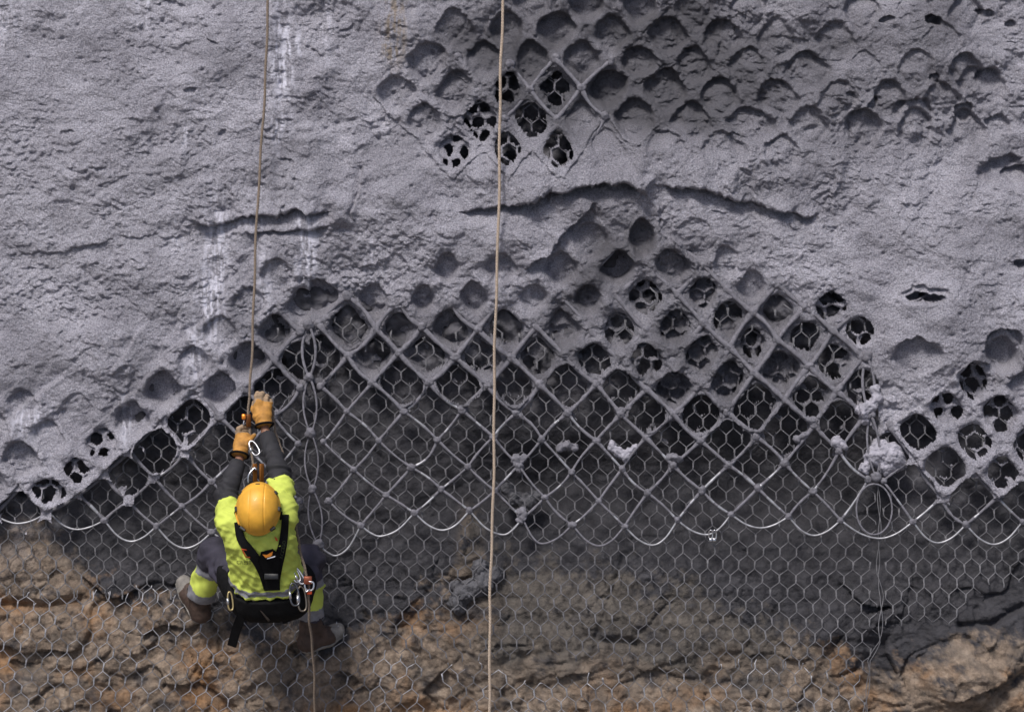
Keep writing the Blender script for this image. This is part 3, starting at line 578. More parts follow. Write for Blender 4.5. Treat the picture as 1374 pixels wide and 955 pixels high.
wire_sheet('bright galvanised hexagonal wire mesh with loose upper ends below the worker', ins_ll, wlow, lambda x, y: .60/PPM*(1+.3*perlin(x/8, y/8, 93)), [M['zinc'], M['dullzinc']], fmat=flow, mess=1.7, off=(4, 7), rot=.04, xr=(-50, 575), yr=(770, 1060), shear=-.16)
def ins_lm(x, y, j): return (x > 590) & (x < 1163) & (y > np.interp(x, [590, 700, 900, 1000, 1163], [880, 905, 898, 888, 905])+j) & (y < 1060)
wire_sheet('bright galvanised hexagonal wire mesh along the bottom edge right of the tan rope', ins_lm, wlow, lambda x, y: .60/PPM*(1+.3*perlin(x/8, y/8, 93)), [M['zinc'], M['dullzinc']], fmat=flow, mess=1.7, off=(9, 3), rot=-.02, xr=(585, 1165), yr=(870, 1060), shear=.05)
def ins_t(x, y, j): return (x > 572) & (x < 800) & (y > 95) & (y < 232)
wire_sheet('small exposed patch of coated hexagonal wire in the upper hollow beside the tan rope', ins_t, lambda x, y: -.055+0*x, lambda x, y: 1.0/PPM*np.ones_like(x), M['coated'], xr=(570, 805), yr=(95, 232))
# selvedge wire between the two middle sheets
sel = empty('selvedge_wire', PX(1165, 955, -.05)); tag(sel, 'pair of twisted selvedge wires hanging down from the net seam to the bottom edge', 'wire')
for k in (0, 1):
    yy = np.linspace(640, 985, 70); xx = np.interp(yy, [640, 700, 770, 800, 860, 885, 900, 985], [1178, 1181, 1178, 1183, 1179, 1165, 1166, 1157])
    ph = yy/13+np.pi*k; amp = np.interp(yy, [640, 780, 860, 900, 985], [1.5, 2.2, 3, 1.5, 4])
    P = np.stack([(xx+amp*np.sin(ph)-CX)/PPM, (CY-yy)/PPM, wmain(xx, yy)+.02+.004*np.cos(ph)], -1); V, F = tube(P, .6/PPM, 5); build('wire', V, F, M['dullzinc'], sel)

# ------------------------------------------------------------------ cable nets
def blobmesh(seed, rough=.34):
    r = np.random.default_rng(seed); nu, nv = 12, 8; V = []
    for a in range(nv+1):
        th = math.pi*a/nv
        for b in range(nu):
            ph = 2*math.pi*b/nu; V.append((math.sin(th)*math.cos(ph), math.sin(th)*math.sin(ph), math.cos(th)))
    V = np.array(V); n = perlin(V[:, 0]*1.6+seed, V[:, 1]*1.6+V[:, 2]*1.3, seed % 50)+.6*perlin(V[:, 0]*3.7+seed, V[:, 1]*3.7-V[:, 2]*3.1, seed % 50+3)
    # slightly square like a stamped cross clip
    sq = (np.abs(V[:, 0])**4+np.abs(V[:, 1])**4+np.abs(V[:, 2])**4)**-.25
    V = V*((.55+.45*sq)*(1+rough*n))[:, None]
    F = [[a*nu+b, a*nu+(b+1) % nu, (a+1)*nu+(b+1) % nu, (a+1)*nu+b] for a in range(nv) for b in range(nu)]
    return V, F
BL = [blobmesh(s) for s in range(8)]
blob_me = {}
def add_clip(root, x, y, w, rp, seed, ang, coated):
    key = (seed, coated)
    if key not in blob_me:
        V, F = BL[seed]; blob_me[key] = raw_mesh('clip', Wd(V), F, [M['coated'] if coated else M['dustwire']])
    o = bpy.data.objects.new('clip', blob_me[key]); C.objects.link(o); o.parent = root
    o.location = tuple(Wd(PX(x, y, w))-absloc(root)); s = rp/PPM; o.scale = (s*(.85+.3*random.random()), s*.8, s*(.8+.3*random.random()))
    return o
def cab_r(x, y):
    cb = float(np.interp((y-np.interp(x, XS, Y1))/(np.interp(x, XS, Y2)-np.interp(x, XS, Y1)), [-1, 0, .5, 1, 1.5], [2.5, 3.0, 2.9, 2.2, 1.65])); return cb
def net(label, lat, ir, jr, hide, clipw=0.0):
    nodes = {}
    for i in range(ir[0], ir[1]+1):
        for j in range(jr[0], jr[1]+1):
            if (i+j) % 2: continue
            p = lat.pos(i, j)
            if not hide(p[0], p[1], i, j): nodes[(i, j)] = p
    cx = np.mean([p[0] for p in nodes.values()]); root = empty('cable_net', PX(cx, 720, 0)); tag(root, label, 'cable net', 'steel cable nets pinned over the slope')
    def wz(x, y): return .006*noise_at(x/60, y/60, 81)+.004
    for sgn in (1, -1):          # two families of cables
        lines = {}
        for (i, j) in nodes: lines.setdefault(i-sgn*j, []).append((i, j))
        for key, L in lines.items():
            L.sort(key=lambda t: t[1]); run = [L[0]]; runs = []
            for a in L[1:]:
                if a[1]-run[-1][1] == 1: run.append(a)
                else: runs.append(run); run = [a]
            runs.append(run)
            for run in runs:
                if len(run) < 2: continue
                P = []; R = []
                for a, b in zip(run[:-1], run[1:]):
                    pa, pb = nodes[a], nodes[b]; bow = random.gauss(0, 2.0); n = 7
                    nx, ny = -(pb[1]-pa[1]), pb[0]-pa[0]; l = math.hypot(nx, ny)
                    for k in range(n):
                        t = k/n; x = lerp(pa[0], pb[0], t)+nx/l*bow*math.sin(math.pi*t); y = lerp(pa[1], pb[1], t)+ny/l*bow*math.sin(math.pi*t)+1.2*math.sin(math.pi*t)
                        P.append(PX(x, y, wz(x, y)+sgn*.004)); fl = math.exp(-(min(t, 1-t)*53/8.5)**2); R.append(cab_r(x, y)*(1+(.2+.12*cab_r(x, y))*noise_at(x/5.5, y/5.5, 82+(sgn > 0)))*(1+fl*max(0, cab_r(x, y)-1.5)*.42))
                p = nodes[run[-1]]; P.append(PX(p[0], p[1], wz(*p)+sgn*.004)); R.append(cab_r(*p))
                R = np.array(R); V, F = tube(P, R/PPM, 7)
                bot = max(nodes[r_][1] for r_ in run)
                xy = np.array([(p_[0]*PPM/(1-p_[2]/DIST)+CX, CY-p_[1]*PPM/(1-p_[2]/DIST)) for p_ in P[:-1]])
                near = np.tile(np.exp(-((np.minimum(np.arange(7), 7-np.arange(7)))/1.1)**2), len(run)-1)
                bare = ((xy[:, 1] > np.interp(xy[:, 0], XS, Y2)-6) & (perlin(xy[:, 0]/19+3*sgn, xy[:, 1]/19, 96)-.8*near > .22-.004*np.clip(xy[:, 0]-900, -30, 60))).astype(int)
                build('cable', V, F, [M['coated'], M['zinc']], root, np.concatenate([np.repeat(bare, 7), [0, 0]]))
    for (i, j), p in nodes.items():
        cb = cab_r(*p); add_clip(root, p[0], p[1], .006, 3.0+1.15*cb*(.85+.3*random.random()), random.randrange(8), 0, cb > 1.6)
    return root, nodes
def arc(root, pts, clean=True, r=1.35):
    P = spline([PX(x, y, .008) for x, y in pts], 8); V, F = tube(P, r/PPM, 7); return build('edge_cable', V, F, M['zinc'] if clean else M['coated'], root)
hid = lambda x, y, i, j: y < np.interp(x, [-20, 60, 100, 175, 215, 300, 360, 420, 600, 800, 830, 900, 1180, 1300], [560, 545, 560, 545, 500, 440, 400, 380, 350, 340, 290, 290, 400, 500])
netL, nL = net('grey steel cable net left of the laced seam, behind the hanging worker', LL, (-11, 0), (-2, 7), lambda x, y, i, j: hid(x, y, i, j) or x > 410)
netM, nM = net('wide central steel cable net with coated crossings between the two laced seams', LM, (0, 20), (-4, 7), lambda x, y, i, j: hid(x, y, i, j) or x > 1172)
netR, nR = net('steel cable net at the right edge beside the second seam', LR, (0, 6), (1, 7), lambda x, y, i, j: hid(x, y, i, j) or x < 1180)
netT, nT = net('upper cable net mostly buried in shotcrete at the top centre', LT, (-7, 4), (0, 4), lambda x, y, i, j: not (560 < x < 830 and 70 < y < 215))
for (a, b, c) in (((-8,690),(25,702),(65,686)), ((65,686),(102,710),(140,698)), ((140,698),(175,726),(210,706)), ((210,706),(248,735),(284,714)), ((284,714),(322,730),(352,705)), ((352,705),(385,715),(402,672))):
    arc(netL, [a, (lerp(a[0], b[0], .5), lerp(a[1], b[1], .72)), b, (lerp(b[0], c[0], .5), lerp(c[1], b[1], .72)), c])
for (a, b, c) in (((427,730),(452,745),(484,705)), ((484,705),(512,719),(556,688)), ((556,688),(594,711),(630,685)), ((630,685),(674,717),(701,695)), ((701,695),(727,729),(768,704)), ((768,704),(804,732),(838,706)), ((838,706),(876,731),(909,698)), ((909,698),(948,717),(981,690)), ((981,690),(1020,708),(1058,693)), ((1058,693),(1092,718),(1128,698)), ((1128,698),(1180,722),(1225,700))):
    arc(netM, [a, (lerp(a[0], b[0], .5), lerp(a[1], b[1], .72)), b, (lerp(b[0], c[0], .5), lerp(c[1], b[1], .72)), c], a[0] not in (701, 768))
for (a, b, c) in (((1225,700),(1258,728),(1296,704)), ((1296,704),(1334,730),(1372,700)), ((1372,700),(1402,726),(1440,702))):
    arc(netR, [a, (lerp(a[0], b[0], .5), lerp(a[1], b[1], .72)), b, (lerp(b[0], c[0], .5), lerp(c[1], b[1], .72)), c])
# wire rope clip on the lower edge cable
rc = empty('rope_clip', PX(957, 722, .012)); tag(rc, 'small shiny wire rope clip on the lowest loop of the central net', 'clip')
for k, dx in enumerate((0, 5)):
    P = spline([PX(951+dx, 722, .004), PX(951.5+dx, 713, .014), PX(954+dx, 711, .022), PX(956+dx, 714, .016), PX(956+dx, 723, .012)], 5); V, F = tube(P, 1.1/PPM, 7); build('u_bolt', V, F, M['steel'], rc)
    V, F = box(PX(953.5+dx, 724, .014), np.eye(3), (2.1/PPM, 2.3/PPM, .008)); build('nut', V, F, M['steel'], rc)
V, F = tube([PX(1217,415,.10), PX(1229,404,.085), PX(1241,397,.05)], 1.7/PPM, 7); build('cable_end', V, F, M['coated'], netR)
# lacing along the two seams
def lacing(label, knots, half, loops):
    root = empty('lacing_cable', PX(knots[-1][0], knots[-1][1], .01)); tag(root, label, 'cable', 'lacing cables that join the net panels')
    for (a, b) in zip(knots[:-1], knots[1:]):
        for s in (-1, 1):
            P = []; R = []
            for t in np.linspace(0, 1, 15):
                x = lerp(a[0], b[0], t)+s*half*math.sin(math.pi*t)**.8; y = lerp(a[1], b[1], t); P.append(PX(x, y, .012+.01*s*math.cos(math.pi*t))); R.append((cab_r(x, y)*.68)/PPM*(1+.2*noise_at(x/6, y/6, 90)))
            V, F = tube(P, R, 7); build('strand', V, F, M['coated'], root)
    for k in knots: add_clip(root, k[0], k[1], .014, 7.2, random.randrange(8), 0, True)
    for (x, y, rx, ry, bright) in loops:
        th = np.linspace(0, 2*np.pi, 36, endpoint=False); P = np.array([PX(x+rx*math.sin(t), y-ry*math.cos(t), .016) for t in th]); V, F = tube(P, 1.25/PPM, 7, True); build('loop', V, F, M['coated'], root)
    return root
lacing('coated lacing cable looping down the left seam beside the raised gloves', [(414,436),(415,506),(417,581),(419,656),(427,730)], 9, [])
lacing('lacing cable with a round bright loop down the right seam', [(1163,478),(1168,556),(1176,640)], 8, [(1173,683,24,34,True)])

# ------------------------------------------------------------------ distance-field modelling (organic forms)
def caps(P, a, b, ra, rb):
    d = b-a; t = np.clip(((P-a)@d)/(d@d), 0, 1); return np.linalg.norm(P-a-t[..., None]*d, axis=-1)-(ra+(rb-ra)*t)
def smin(a, b, k):
    h = np.clip(.5+.5*(b-a)/k, 0, 1); return b+(a-b)*h-k*h*(1-h)
def sdf(P, L, k=.03, extra=0.):
    f = None
    for (a, b, ra, rb) in L:
        c = caps(P, np.asarray(a, float), np.asarray(b, float), ra+extra, rb+extra); f = c if f is None else smin(f, c, k)
    return f
def surfnet(fn, lo, hi, h):
    n = [int(math.ceil((hi[k]-lo[k])/h))+1 for k in range(3)]
    G = np.stack(np.meshgrid(*[lo[k]+h*np.arange(n[k]) for k in range(3)], indexing='ij'), -1); f = fn(G)
    c = [f[i:n[0]-1+i, j:n[1]-1+j, k:n[2]-1+k] for i in (0, 1) for j in (0, 1) for k in (0, 1)]
    co = [(i, j, k) for i in (0, 1) for j in (0, 1) for k in (0, 1)]
    s = np.stack([x < 0 for x in c]); act = s.any(0) & ~s.all(0)
    acc = np.zeros(act.shape+(3,)); cnt = np.zeros(act.shape)
    for a in range(8):
        for b in range(a+1, 8):
            if sum(abs(co[a][q]-co[b][q]) for q in range(3)) != 1: continue
            m = act & (s[a] != s[b]); t = c[a][m]/(c[a][m]-c[b][m]); A, B = np.array(co[a], float), np.array(co[b], float)
            acc[m] += A+(B-A)*t[:, None]; cnt[m] += 1
    idx = -np.ones(act.shape, int); idx[act] = np.arange(act.sum()); ii = np.argwhere(act)
    V = np.array(lo)+h*(ii+acc[act]/cnt[act][:, None]); F = []
    sg = f < 0
    for ax in range(3):
        o1, o2 = (ax+1) % 3, (ax+2) % 3
        sl0 = [slice(None)]*3; sl1 = [slice(None)]*3; sl0[ax] = slice(0, -1); sl1[ax] = slice(1, None)
        x = sg[tuple(sl0)] != sg[tuple(sl1)]; e = np.argwhere(x); fl = sg[tuple(sl0)][x]
        e1 = e.copy(); ok = (e[:, o1] > 0) & (e[:, o2] > 0) & (e[:, o1] < n[o1]-1) & (e[:, o2] < n[o2]-1); e = e[ok]; fl = fl[ok]
        def at(d1, d2): q = e.copy(); q[:, o1] += d1; q[:, o2] += d2; return idx[q[:, 0], q[:, 1], q[:, 2]]
        a, b, c_, d = at(-1, -1), at(0, -1), at(0, 0), at(-1, 0)
        q = np.stack([a, b, c_, d], -1); q[~fl] = q[~fl][:, ::-1]; F.append(q)
    F = np.vstack(F); F = F[(F >= 0).all(1)]
    return V, F
def grow(name, fn, lo, hi, h, m, parent, fmfun=None, disp=None):
    V, F = surfnet(fn, np.array(lo), np.array(hi), h)
    if disp is not None:
        e = h*.6; N = np.stack([fn(V+np.eye(3)[k]*e)-fn(V-np.eye(3)[k]*e) for k in range(3)], -1); N /= np.linalg.norm(N, axis=1, keepdims=True)+1e-9
        V = V+N*disp(V)[:, None]
    fm = None
    if fmfun is not None: fm = fmfun(V[F].mean(1))
    return build(name, V, F, m, parent, fm)
def n3(P, s, seed): return perlin(P[..., 0]*s+P[..., 2]*s*.7, P[..., 1]*s-P[..., 2]*s*.6, seed)
def bounds(L, pad=.05):
    A = np.array([q for c in L for q in (c[0], c[1])]); R = max(max(c[2], c[3]) for c in L)+pad; return A.min(0)-R, A.max(0)+R

# ------------------------------------------------------------------ the worker
WO = .06
def J(x, y, w): return PX(x, y, w+WO)
PEL, WAI, CHE, NEK, HED = J(361,797,.50), J(360,772,.57), J(349,722,.72), J(349,706,.78), J(347,683,.87)
SHL, ELL_, WRL = J(309,701,.75), J(304,662,.58), J(321,616,.38)
SHR, ELR, WRR = J(380,690,.76), J(374,630,.62), J(356,578,.43)
HIL, KNL, ANL = J(338,800,.49), J(289,741,.24), J(266,808,.05)
HIR, KNR, ANR = J(388,800,.49), J(413,750,.25), J(417,836,.07)
person = empty('person', PX(361, 860, .3)); tag(person, 'worker in yellow helmet and lime high-visibility shirt hanging from a rope on the slope', 'person')
xo = np.array([1., 0, 0])
TOR = [(PEL-xo*.065, PEL+xo*.065, .105, .105), (WAI-xo*.06, WAI+xo*.06, .10, .10), (PEL, CHE, .10, .10), (PEL-xo*.055, CHE-xo*.07, .10, .095), (PEL+xo*.055, CHE+xo*.065, .10, .095), (SHL+xo*.03, SHR-xo*.03, .062, .062), (CHE, NEK, .085, .06)]
ARML = [(SHL, ELL_, .052, .043), (ELL_, WRL, .042, .028)]; ARMR = [(SHR, ELR, .052, .043), (ELR, WRR, .042, .028)]
LEGL = [(HIL, KNL, .085, .062), (KNL, ANL, .058, .040)]; LEGR = [(HIR, KNR, .085, .062), (KNR, ANR, .058, .040)]
HDU = np.array([0, .22, .975]); HDF = np.array([0, .975, -.22])      # head: crown direction, facing direction
HEAD = [(NEK, HED, .055, .06), (HED-HDU*.01, HED+HDU*.035, .080, .083), (HED+HDF*.03-HDU*.05, HED+HDF*.03, .062, .078), (HED+HDF*.045-HDU*.085, HED+HDF*.05-HDU*.07, .035, .04), (HED+HDF*.10-HDU*.02, HED+HDF*.118-HDU*.045, .009, .014)]
FOOTL = [(ANL, J(268,824,.02), .04, .045), (J(268,824,.02), J(250,786,-.05), .042, .035)]
FOOTR = [(ANR, J(414,862,.03), .04, .045), (J(414,862,.03), J(450,848,-.05), .042, .035)]
HANDL = [(WRL, J(326,594,.34), .028, .033)]; HANDR = [(WRR, J(352,552,.40), .028, .033)]
BODY = TOR+ARML+ARMR+LEGL+LEGR+HEAD+FOOTL+FOOTR+HANDL+HANDR
BODY = [(a, b, max(.006, ra-.012), max(.006, rb-.012)) for a, b, ra, rb in BODY]
lo, hi = bounds(BODY, .03)
def fm_body(c): return np.where(np.linalg.norm((c-HED)-np.outer((c-HED)@HDU, HDU), axis=1)*0+((c-HED)@HDF < -.02)*((c-NEK)@HDU > .05), 1, 0)
grow('body', lambda P: sdf(P, BODY, .03), lo, hi, .0115, [M['skin'], M['hair']], person, fm_body)
for s in (-1, 1):
    e = HED+HDF*.088+HDU*.002+xo*.031*s; V, F = BL[0]; build('eye', V*.011+e, F, M['white'], person)
    e = HED-HDU*.02+xo*.077*s; V, F = BL[1]; build('ear', V*np.array([.010, .018, .028])+e, F, M['skin'], person)
V, F = tube(spline([HED+HDF*.097-HDU*.062-xo*.024, HED+HDF*.104-HDU*.06, HED+HDF*.097-HDU*.062+xo*.024], 4), .004, 6); build('mouth', V, F, M['redink'], person)

# shirt
AX = (NEK-PEL)/np.linalg.norm(NEK-PEL)
HEM = J(359,783,.56)
slL = lerp(SHL, ELL_, .55); slR = lerp(SHR, ELR, .72)
SHIRT = [(a, b, ra+.012, rb+.012) for a, b, ra, rb in TOR]+[(SHL, slL, .071, .066), (SHR, slR, .071, .064)]
def f_shirt(P):
    f = sdf(P, SHIRT, .045)
    cut = (HEM-P)@AX+.012*(np.abs(P[..., 0]-HEM[0])/.15)**2
    f = np.maximum(f, cut)
    for (a, b) in ((SHL, slL), (SHR, slR)):
        d = (b-a)/np.linalg.norm(b-a); near = np.linalg.norm(P-b, axis=-1) < .13
        f = np.where(near, np.maximum(f, (P-b)@d), f)
    hole = caps(P, NEK+HDU*.03, HED, .062, .062); return np.maximum(f, -hole)
def d_shirt(P):
    t = (P-HEM)@AX
    folds = .0065*np.sin(t*150+9*n3(P, 5, 101))*np.exp(-np.clip(t, 0, 1)/.05)
    return folds+.006*n3(P*np.array([1, 2.2, 1]), 9, 102)+.006*n3(P@np.array([[1, .6, 0], [-.6, 1, 0], [0, 0, 1.]])*np.array([1, 2.4, 1]), 15, 103)+.003*n3(P, 34, 117)+.013*(.35-np.abs(n3(P@np.array([[1, -.8, 0], [.8, 1, 0], [0, 0, 1.]])*np.array([.45, 2.0, 1]), 9, 119)))+.009*(.35-np.abs(n3(P@np.array([[1, .5, 0], [-.5, 1, 0], [0, 0, 1.]])*np.array([.5, 2.4, 1]), 12, 121)))
def fm_shirt(c):
    t = (c-HEM)@AX-.012*(np.abs(c[:, 0]-HEM[0])/.15)**2
    return np.where((t > .012) & (t < .046), 1, 0)
lo, hi = bounds(SHIRT, .02)
shirt = grow('shirt', f_shirt, lo, hi, .0075, [M['lime'], M['grey_tape']], person, fm_shirt, d_shirt)
def surf_w(x, y, fn=f_shirt, top=1.15, bot=.2):
    ws = np.linspace(top, bot, 240); P = np.array([PX(x, y, w) for w in ws]); f = fn(P); k = np.argmax(f < 0.004)
    return ws[k] if (f < 0.004).any() else None
# sleeves
for nm, L in (('sleeve', ARML), ('sleeve', ARMR)):
    S = [(a, b, ra+.009, rb+.010) for a, b, ra, rb in L]; wr = S[1][1]; dr = (wr-S[1][0])/np.linalg.norm(wr-S[1][0])
    def fs(P, S=S, wr=wr, dr=dr): return np.maximum(sdf(P, S, .02), (P-(wr-dr*.035))@dr)
    def ds(P, S=S, dr=dr): t = (P-S[1][0])@dr; return .0065*np.sin(t*95+6*n3(P, 9, 104))*np.exp(-(t/.13)**2)+.0025*n3(P, 25, 105)
    lo, hi = bounds(S, .02); grow(nm, fs, lo, hi, .006, M['sleeve'], person, None, ds)
# trousers
TROU = [(PEL-xo*.07, PEL+xo*.07, .118, .118), (WAI-xo*.055, WAI+xo*.055, .085, .085)]+[(a, b, ra+.016, rb+(.016 if k % 2 == 0 else .030)) for k, (a, b, ra, rb) in enumerate(LEGL+LEGR)]
def f_tr(P):
    f = sdf(P, TROU, .035)
    for (k, a) in ((KNL, ANL), (KNR, ANR)):
        d = (a-k)/np.linalg.norm(a-k); near = np.linalg.norm(P-a, axis=-1) < .16; f = np.where(near, np.maximum(f, (P-a)@d+.045), f)
    return np.maximum(f, (P-WAI)@AX-.03)
def d_tr(P):
    f = .009*n3(P*np.array([1, 1.8, 1]), 11, 106)+.004*n3(P, 26, 107)
    for (k, a) in ((KNL, ANL), (KNR, ANR)):
        d = (a-k)/np.linalg.norm(a-k); t = (P-k)@d; f = f+.005*np.sin(t*80+5*n3(P, 8, 108))*np.exp(-(t/.07)**2)
    return f
def fm_tr(c):
    out = np.zeros(len(c), int)
    for (k, a) in ((KNL, ANL), (KNR, ANR)):
        d = a-k; t = ((c-k)@d)/(d@d); near = caps(c, k, a, .06, .06) < .05; r2 = near & (t > .12)
        tt = t+.03*n3(c, 9, 109)
        out = np.where(r2 & (tt > .26) & (tt < .37), 1, out); out = np.where(r2 & (tt >= .37) & (tt < .69), 2, out); out = np.where(r2 & (tt >= .69) & (tt < .86), 1, out)
    return out
lo, hi = bounds(TROU, .02); grow('trousers', f_tr, lo, hi, .0075, [M['navy'], M['grey_tape'], M['lime']], person, fm_tr, d_tr)
# boots
def boot(AN, HE, TO, BALL, shaftdir):
    up = shaftdir/np.linalg.norm(shaftdir); fd = (TO-HE)/np.linalg.norm(TO-HE); dn_ = -(up-fd*(up@fd)); dn_ /= np.linalg.norm(dn_)
    S = [(AN+up*.03, HE, .054, .050), (HE, BALL, .048, .046), (BALL, TO, .047, .042), (AN, BALL, .045, .04)]
    so = HE+dn_*.028
    def fb(P): return np.maximum(np.maximum(sdf(P, S, .025), (P-AN)@up-.055), (P-so)@dn_)
    lo, hi = bounds(S, .02); b = grow('boot', fb, lo, hi, .0055, [M['boot'], M['sole']], person, lambda c: np.where((c-BALL)@fd > .022+.02*n3(c, 20, 118), 1, 0), lambda P: .003*n3(P, 30, 110)+.002*n3(P, 70, 111))
    S2 = [(HE, BALL, .056, .053), (BALL, TO, .052, .047)]
    def fz(P): return np.maximum(np.maximum(sdf(P, S2, .02), -((P-so)@dn_)-.004), (P-so)@dn_-.024+.008*(np.sin((P@fd)*210) > .3))
    lo, hi = bounds(S2, .03); grow('sole', fz, lo, hi, .005, M['sole'], b)
    lc = MB()
    for k in range(4):
        q = lerp(AN+fd*.05, BALL+fd*.0-dn_*.046, k/3.2)-dn_*.006*(k > 0); side = np.cross(up, fd); side /= np.linalg.norm(side)
        lc.tube(spline([q-side*.032-fd*.004, q+(fd*.4-dn_*.6)*.006, q+side*.032+fd*.004], 4), .0035, 5)
    lc.build('lace', M['blackpl'], b)
boot(ANL, J(269,822,.03), J(247,782,-.055), J(254,796,-.03), KNL-ANL)
boot(ANR, J(413,862,.04), J(452,846,-.055), J(438,854,-.02), KNR-ANR)
# gloves
def glove(palm, fingers, cuff, wrist, wd_):
    S = palm+[(a, b, r, r2) for ch in fingers for (a, b, r, r2) in ch]
    def fg(P):
        f = sdf(P, palm, .022)
        for ch in fingers: f = smin(f, sdf(P, ch, .006), .004)
        return np.maximum(f, -((P-cuff)@wd_))
    lo, hi = bounds(S, .015)
    def dg(P): t = (P-cuff)@wd_; return .0030*np.sin(t*170+7*n3(P, 14, 112))*np.exp(-t/.05)+.0025*n3(P, 28, 113)
    g_ = grow('glove', fg, lo, hi, .0038, [M['glove'], M['glove_worn']], person, lambda c: np.where((c-cuff)@wd_ > .118+.02*n3(c, 20, 114), 1, 0), dg)
    # knitted cuff edging
    x = np.cross(wd_, [0, 0, 1]); x /= np.linalg.norm(x); y = np.cross(wd_, x); th = np.linspace(0, 2*np.pi, 28, endpoint=False)
    P = np.array([cuff+wd_*.002+(x*math.cos(t)*.0455+y*math.sin(t)*.040) for t in th]); V, F = tube(P, .006, 7, True); build('cuff', V, F, M['black'], g_)
def chain(pts, r0, r1):
    pts = [np.asarray(p) for p in pts]; n = len(pts)-1; return [(pts[k], pts[k+1], lerp(r0, r1, k/n), lerp(r0, r1, (k+1)/n)) for k in range(n)]
cuffL = J(321,611,.385); dL = J(327,580,.32)-cuffL; dL /= np.linalg.norm(dL)
palmL = [(cuffL-dL*.01, J(323,598,.36), .040, .036), (J(321,597,.355), J(322,584,.335), .026, .024), (J(330,597,.36), J(331,586,.34), .026, .024)]
fL = [chain([J(321,585,.345), J(320,576,.345), J(326,572.5,.335), J(334,574,.31)], .0125, .011),
      chain([J(320,588,.325), J(319,580,.30), J(326,577,.28), J(335,579,.275)], .0125, .011),
      chain([J(320,592,.31), J(320,585,.275), J(327,583,.255), J(335,585,.255)], .012, .0105),
      chain([J(321,597,.305), J(321,591,.265), J(328,589,.245), J(335,591,.245)], .011, .0095),
      chain([J(329,597,.375), J(335,590,.375), J(341,584,.35)], .016, .012)]
glove(palmL, fL, cuffL, WRL, dL)
cuffR = J(354.5,571,.435); dR = J(351,545,.40)-cuffR; dR /= np.linalg.norm(dR)
palmR = [(cuffR-dR*.01, J(353,560,.425), .040, .038), (J(346,558,.42), J(346,540,.41), .026, .024), (J(357,558,.42), J(359,545,.41), .026, .024)]
fR = [chain([J(345,542,.415), J(344,531,.41), J(346,528,.385), J(347,534,.355)], .0135, .0115),
      chain([J(350,542,.415), J(350,531,.41), J(352,528,.38), J(352,535,.35)], .0135, .0115),
      chain([J(356,544,.41), J(357,535,.405), J(358,532,.375), J(357,539,.35)], .013, .011),
      chain([J(361,548,.405), J(363,541,.395), J(363,538,.37), J(361,544,.35)], .0115, .010),
      chain([J(345,558,.41), J(340,549,.385), J(341,540,.36)], .015, .012)]
glove(palmR, fR, cuffR, WRR, dR)

# helmet
hel = None
hc = HED+HDU*.018; HX = xo; HY = HDF; HZ = HDU
def helm_pt(ph, th, off=0.):
    # th 0 at crown; ph 0 at the front
    rx, ry, rz = .1035+off, .127+off, .112+off
    seam = -.0035*math.exp(-((abs(math.sin(ph))*math.sin(th)-.34)/.022)**2) if th < 1.35 else 0
    lip = .005*float(sst(1.42, 1.62, th)); s = math.sin(th)
    egg = 1+.03*math.cos(ph)*0
    return hc+HX*(rx+lip+seam)*math.sin(ph)*s+HY*(ry+lip+seam)*math.cos(ph)*s*egg+HZ*(rz+seam)*math.cos(th)
nth, nph = 60, 240; V = []; F = []
for a in range(nth+1):
    for b in range(nph):
        ph = 2*math.pi*b/nph; tm = 1.70-.10*math.sin(ph)**2+.012*math.sin(9*ph)*(math.cos(ph) < -.3); V.append(helm_pt(ph, tm*(a/nth)))
for b in range(nph):
    ph = 2*math.pi*b/nph; tm = 1.70-.10*math.sin(ph)**2; V.append(helm_pt(ph, tm-.02, -.012))
for a in range(nth+1):
    for b in range(nph): F.append([a*nph+b, a*nph+(b+1) % nph, (a+1)*nph+(b+1) % nph, (a+1)*nph+b][::-1])
hel = build('helmet', V, F, M['helmet'], person)
for (ph, th, sx, sy) in ((-1.62,1.46,.012,.020),(1.62,1.40,.010,.018),(-.95,1.42,.009,.016),(.95,1.42,.009,.016),(-2.42,1.52,.016,.011),(2.42,1.52,.014,.012)):
    p = helm_pt(ph, th, .003); n_ = p-hc; ax = axes_from(n_, HZ); V, F = box(p, ax, (sx, sy, .006)); build('clip', V, F, M['blackpl'], hel, smooth=False)
V, F = box(helm_pt(0, 1.05, .0), axes_from(helm_pt(0, 1.05)-hc, HX), (.004, .010, .002)); build('vent', V, F, M['blackpl'], hel)
P = [helm_pt(t, 1.66-.10*math.sin(t)**2, .002) for t in np.linspace(-1.45, -2.2, 10)]; V, F = tube(P, .004, 6); build('trim', V, F, M['helmet'], hel)
P = spline([helm_pt(-1.7, 1.6, .004), HED-xo*.10-HDU*.06-HDF*.04, HED-xo*.075-HDU*.13, HED-HDU*.15+HDF*.05], 6); V, F = tube(P, .006, 6); build('chin_strap', V, F, M['black'], hel)
P = spline([helm_pt(1.7, 1.6, .004), HED+xo*.10-HDU*.06-HDF*.04, HED+xo*.075-HDU*.13, HED-HDU*.15+HDF*.05], 6); V, F = tube(P, .006, 6); build('chin_strap', V, F, M['black'], hel)

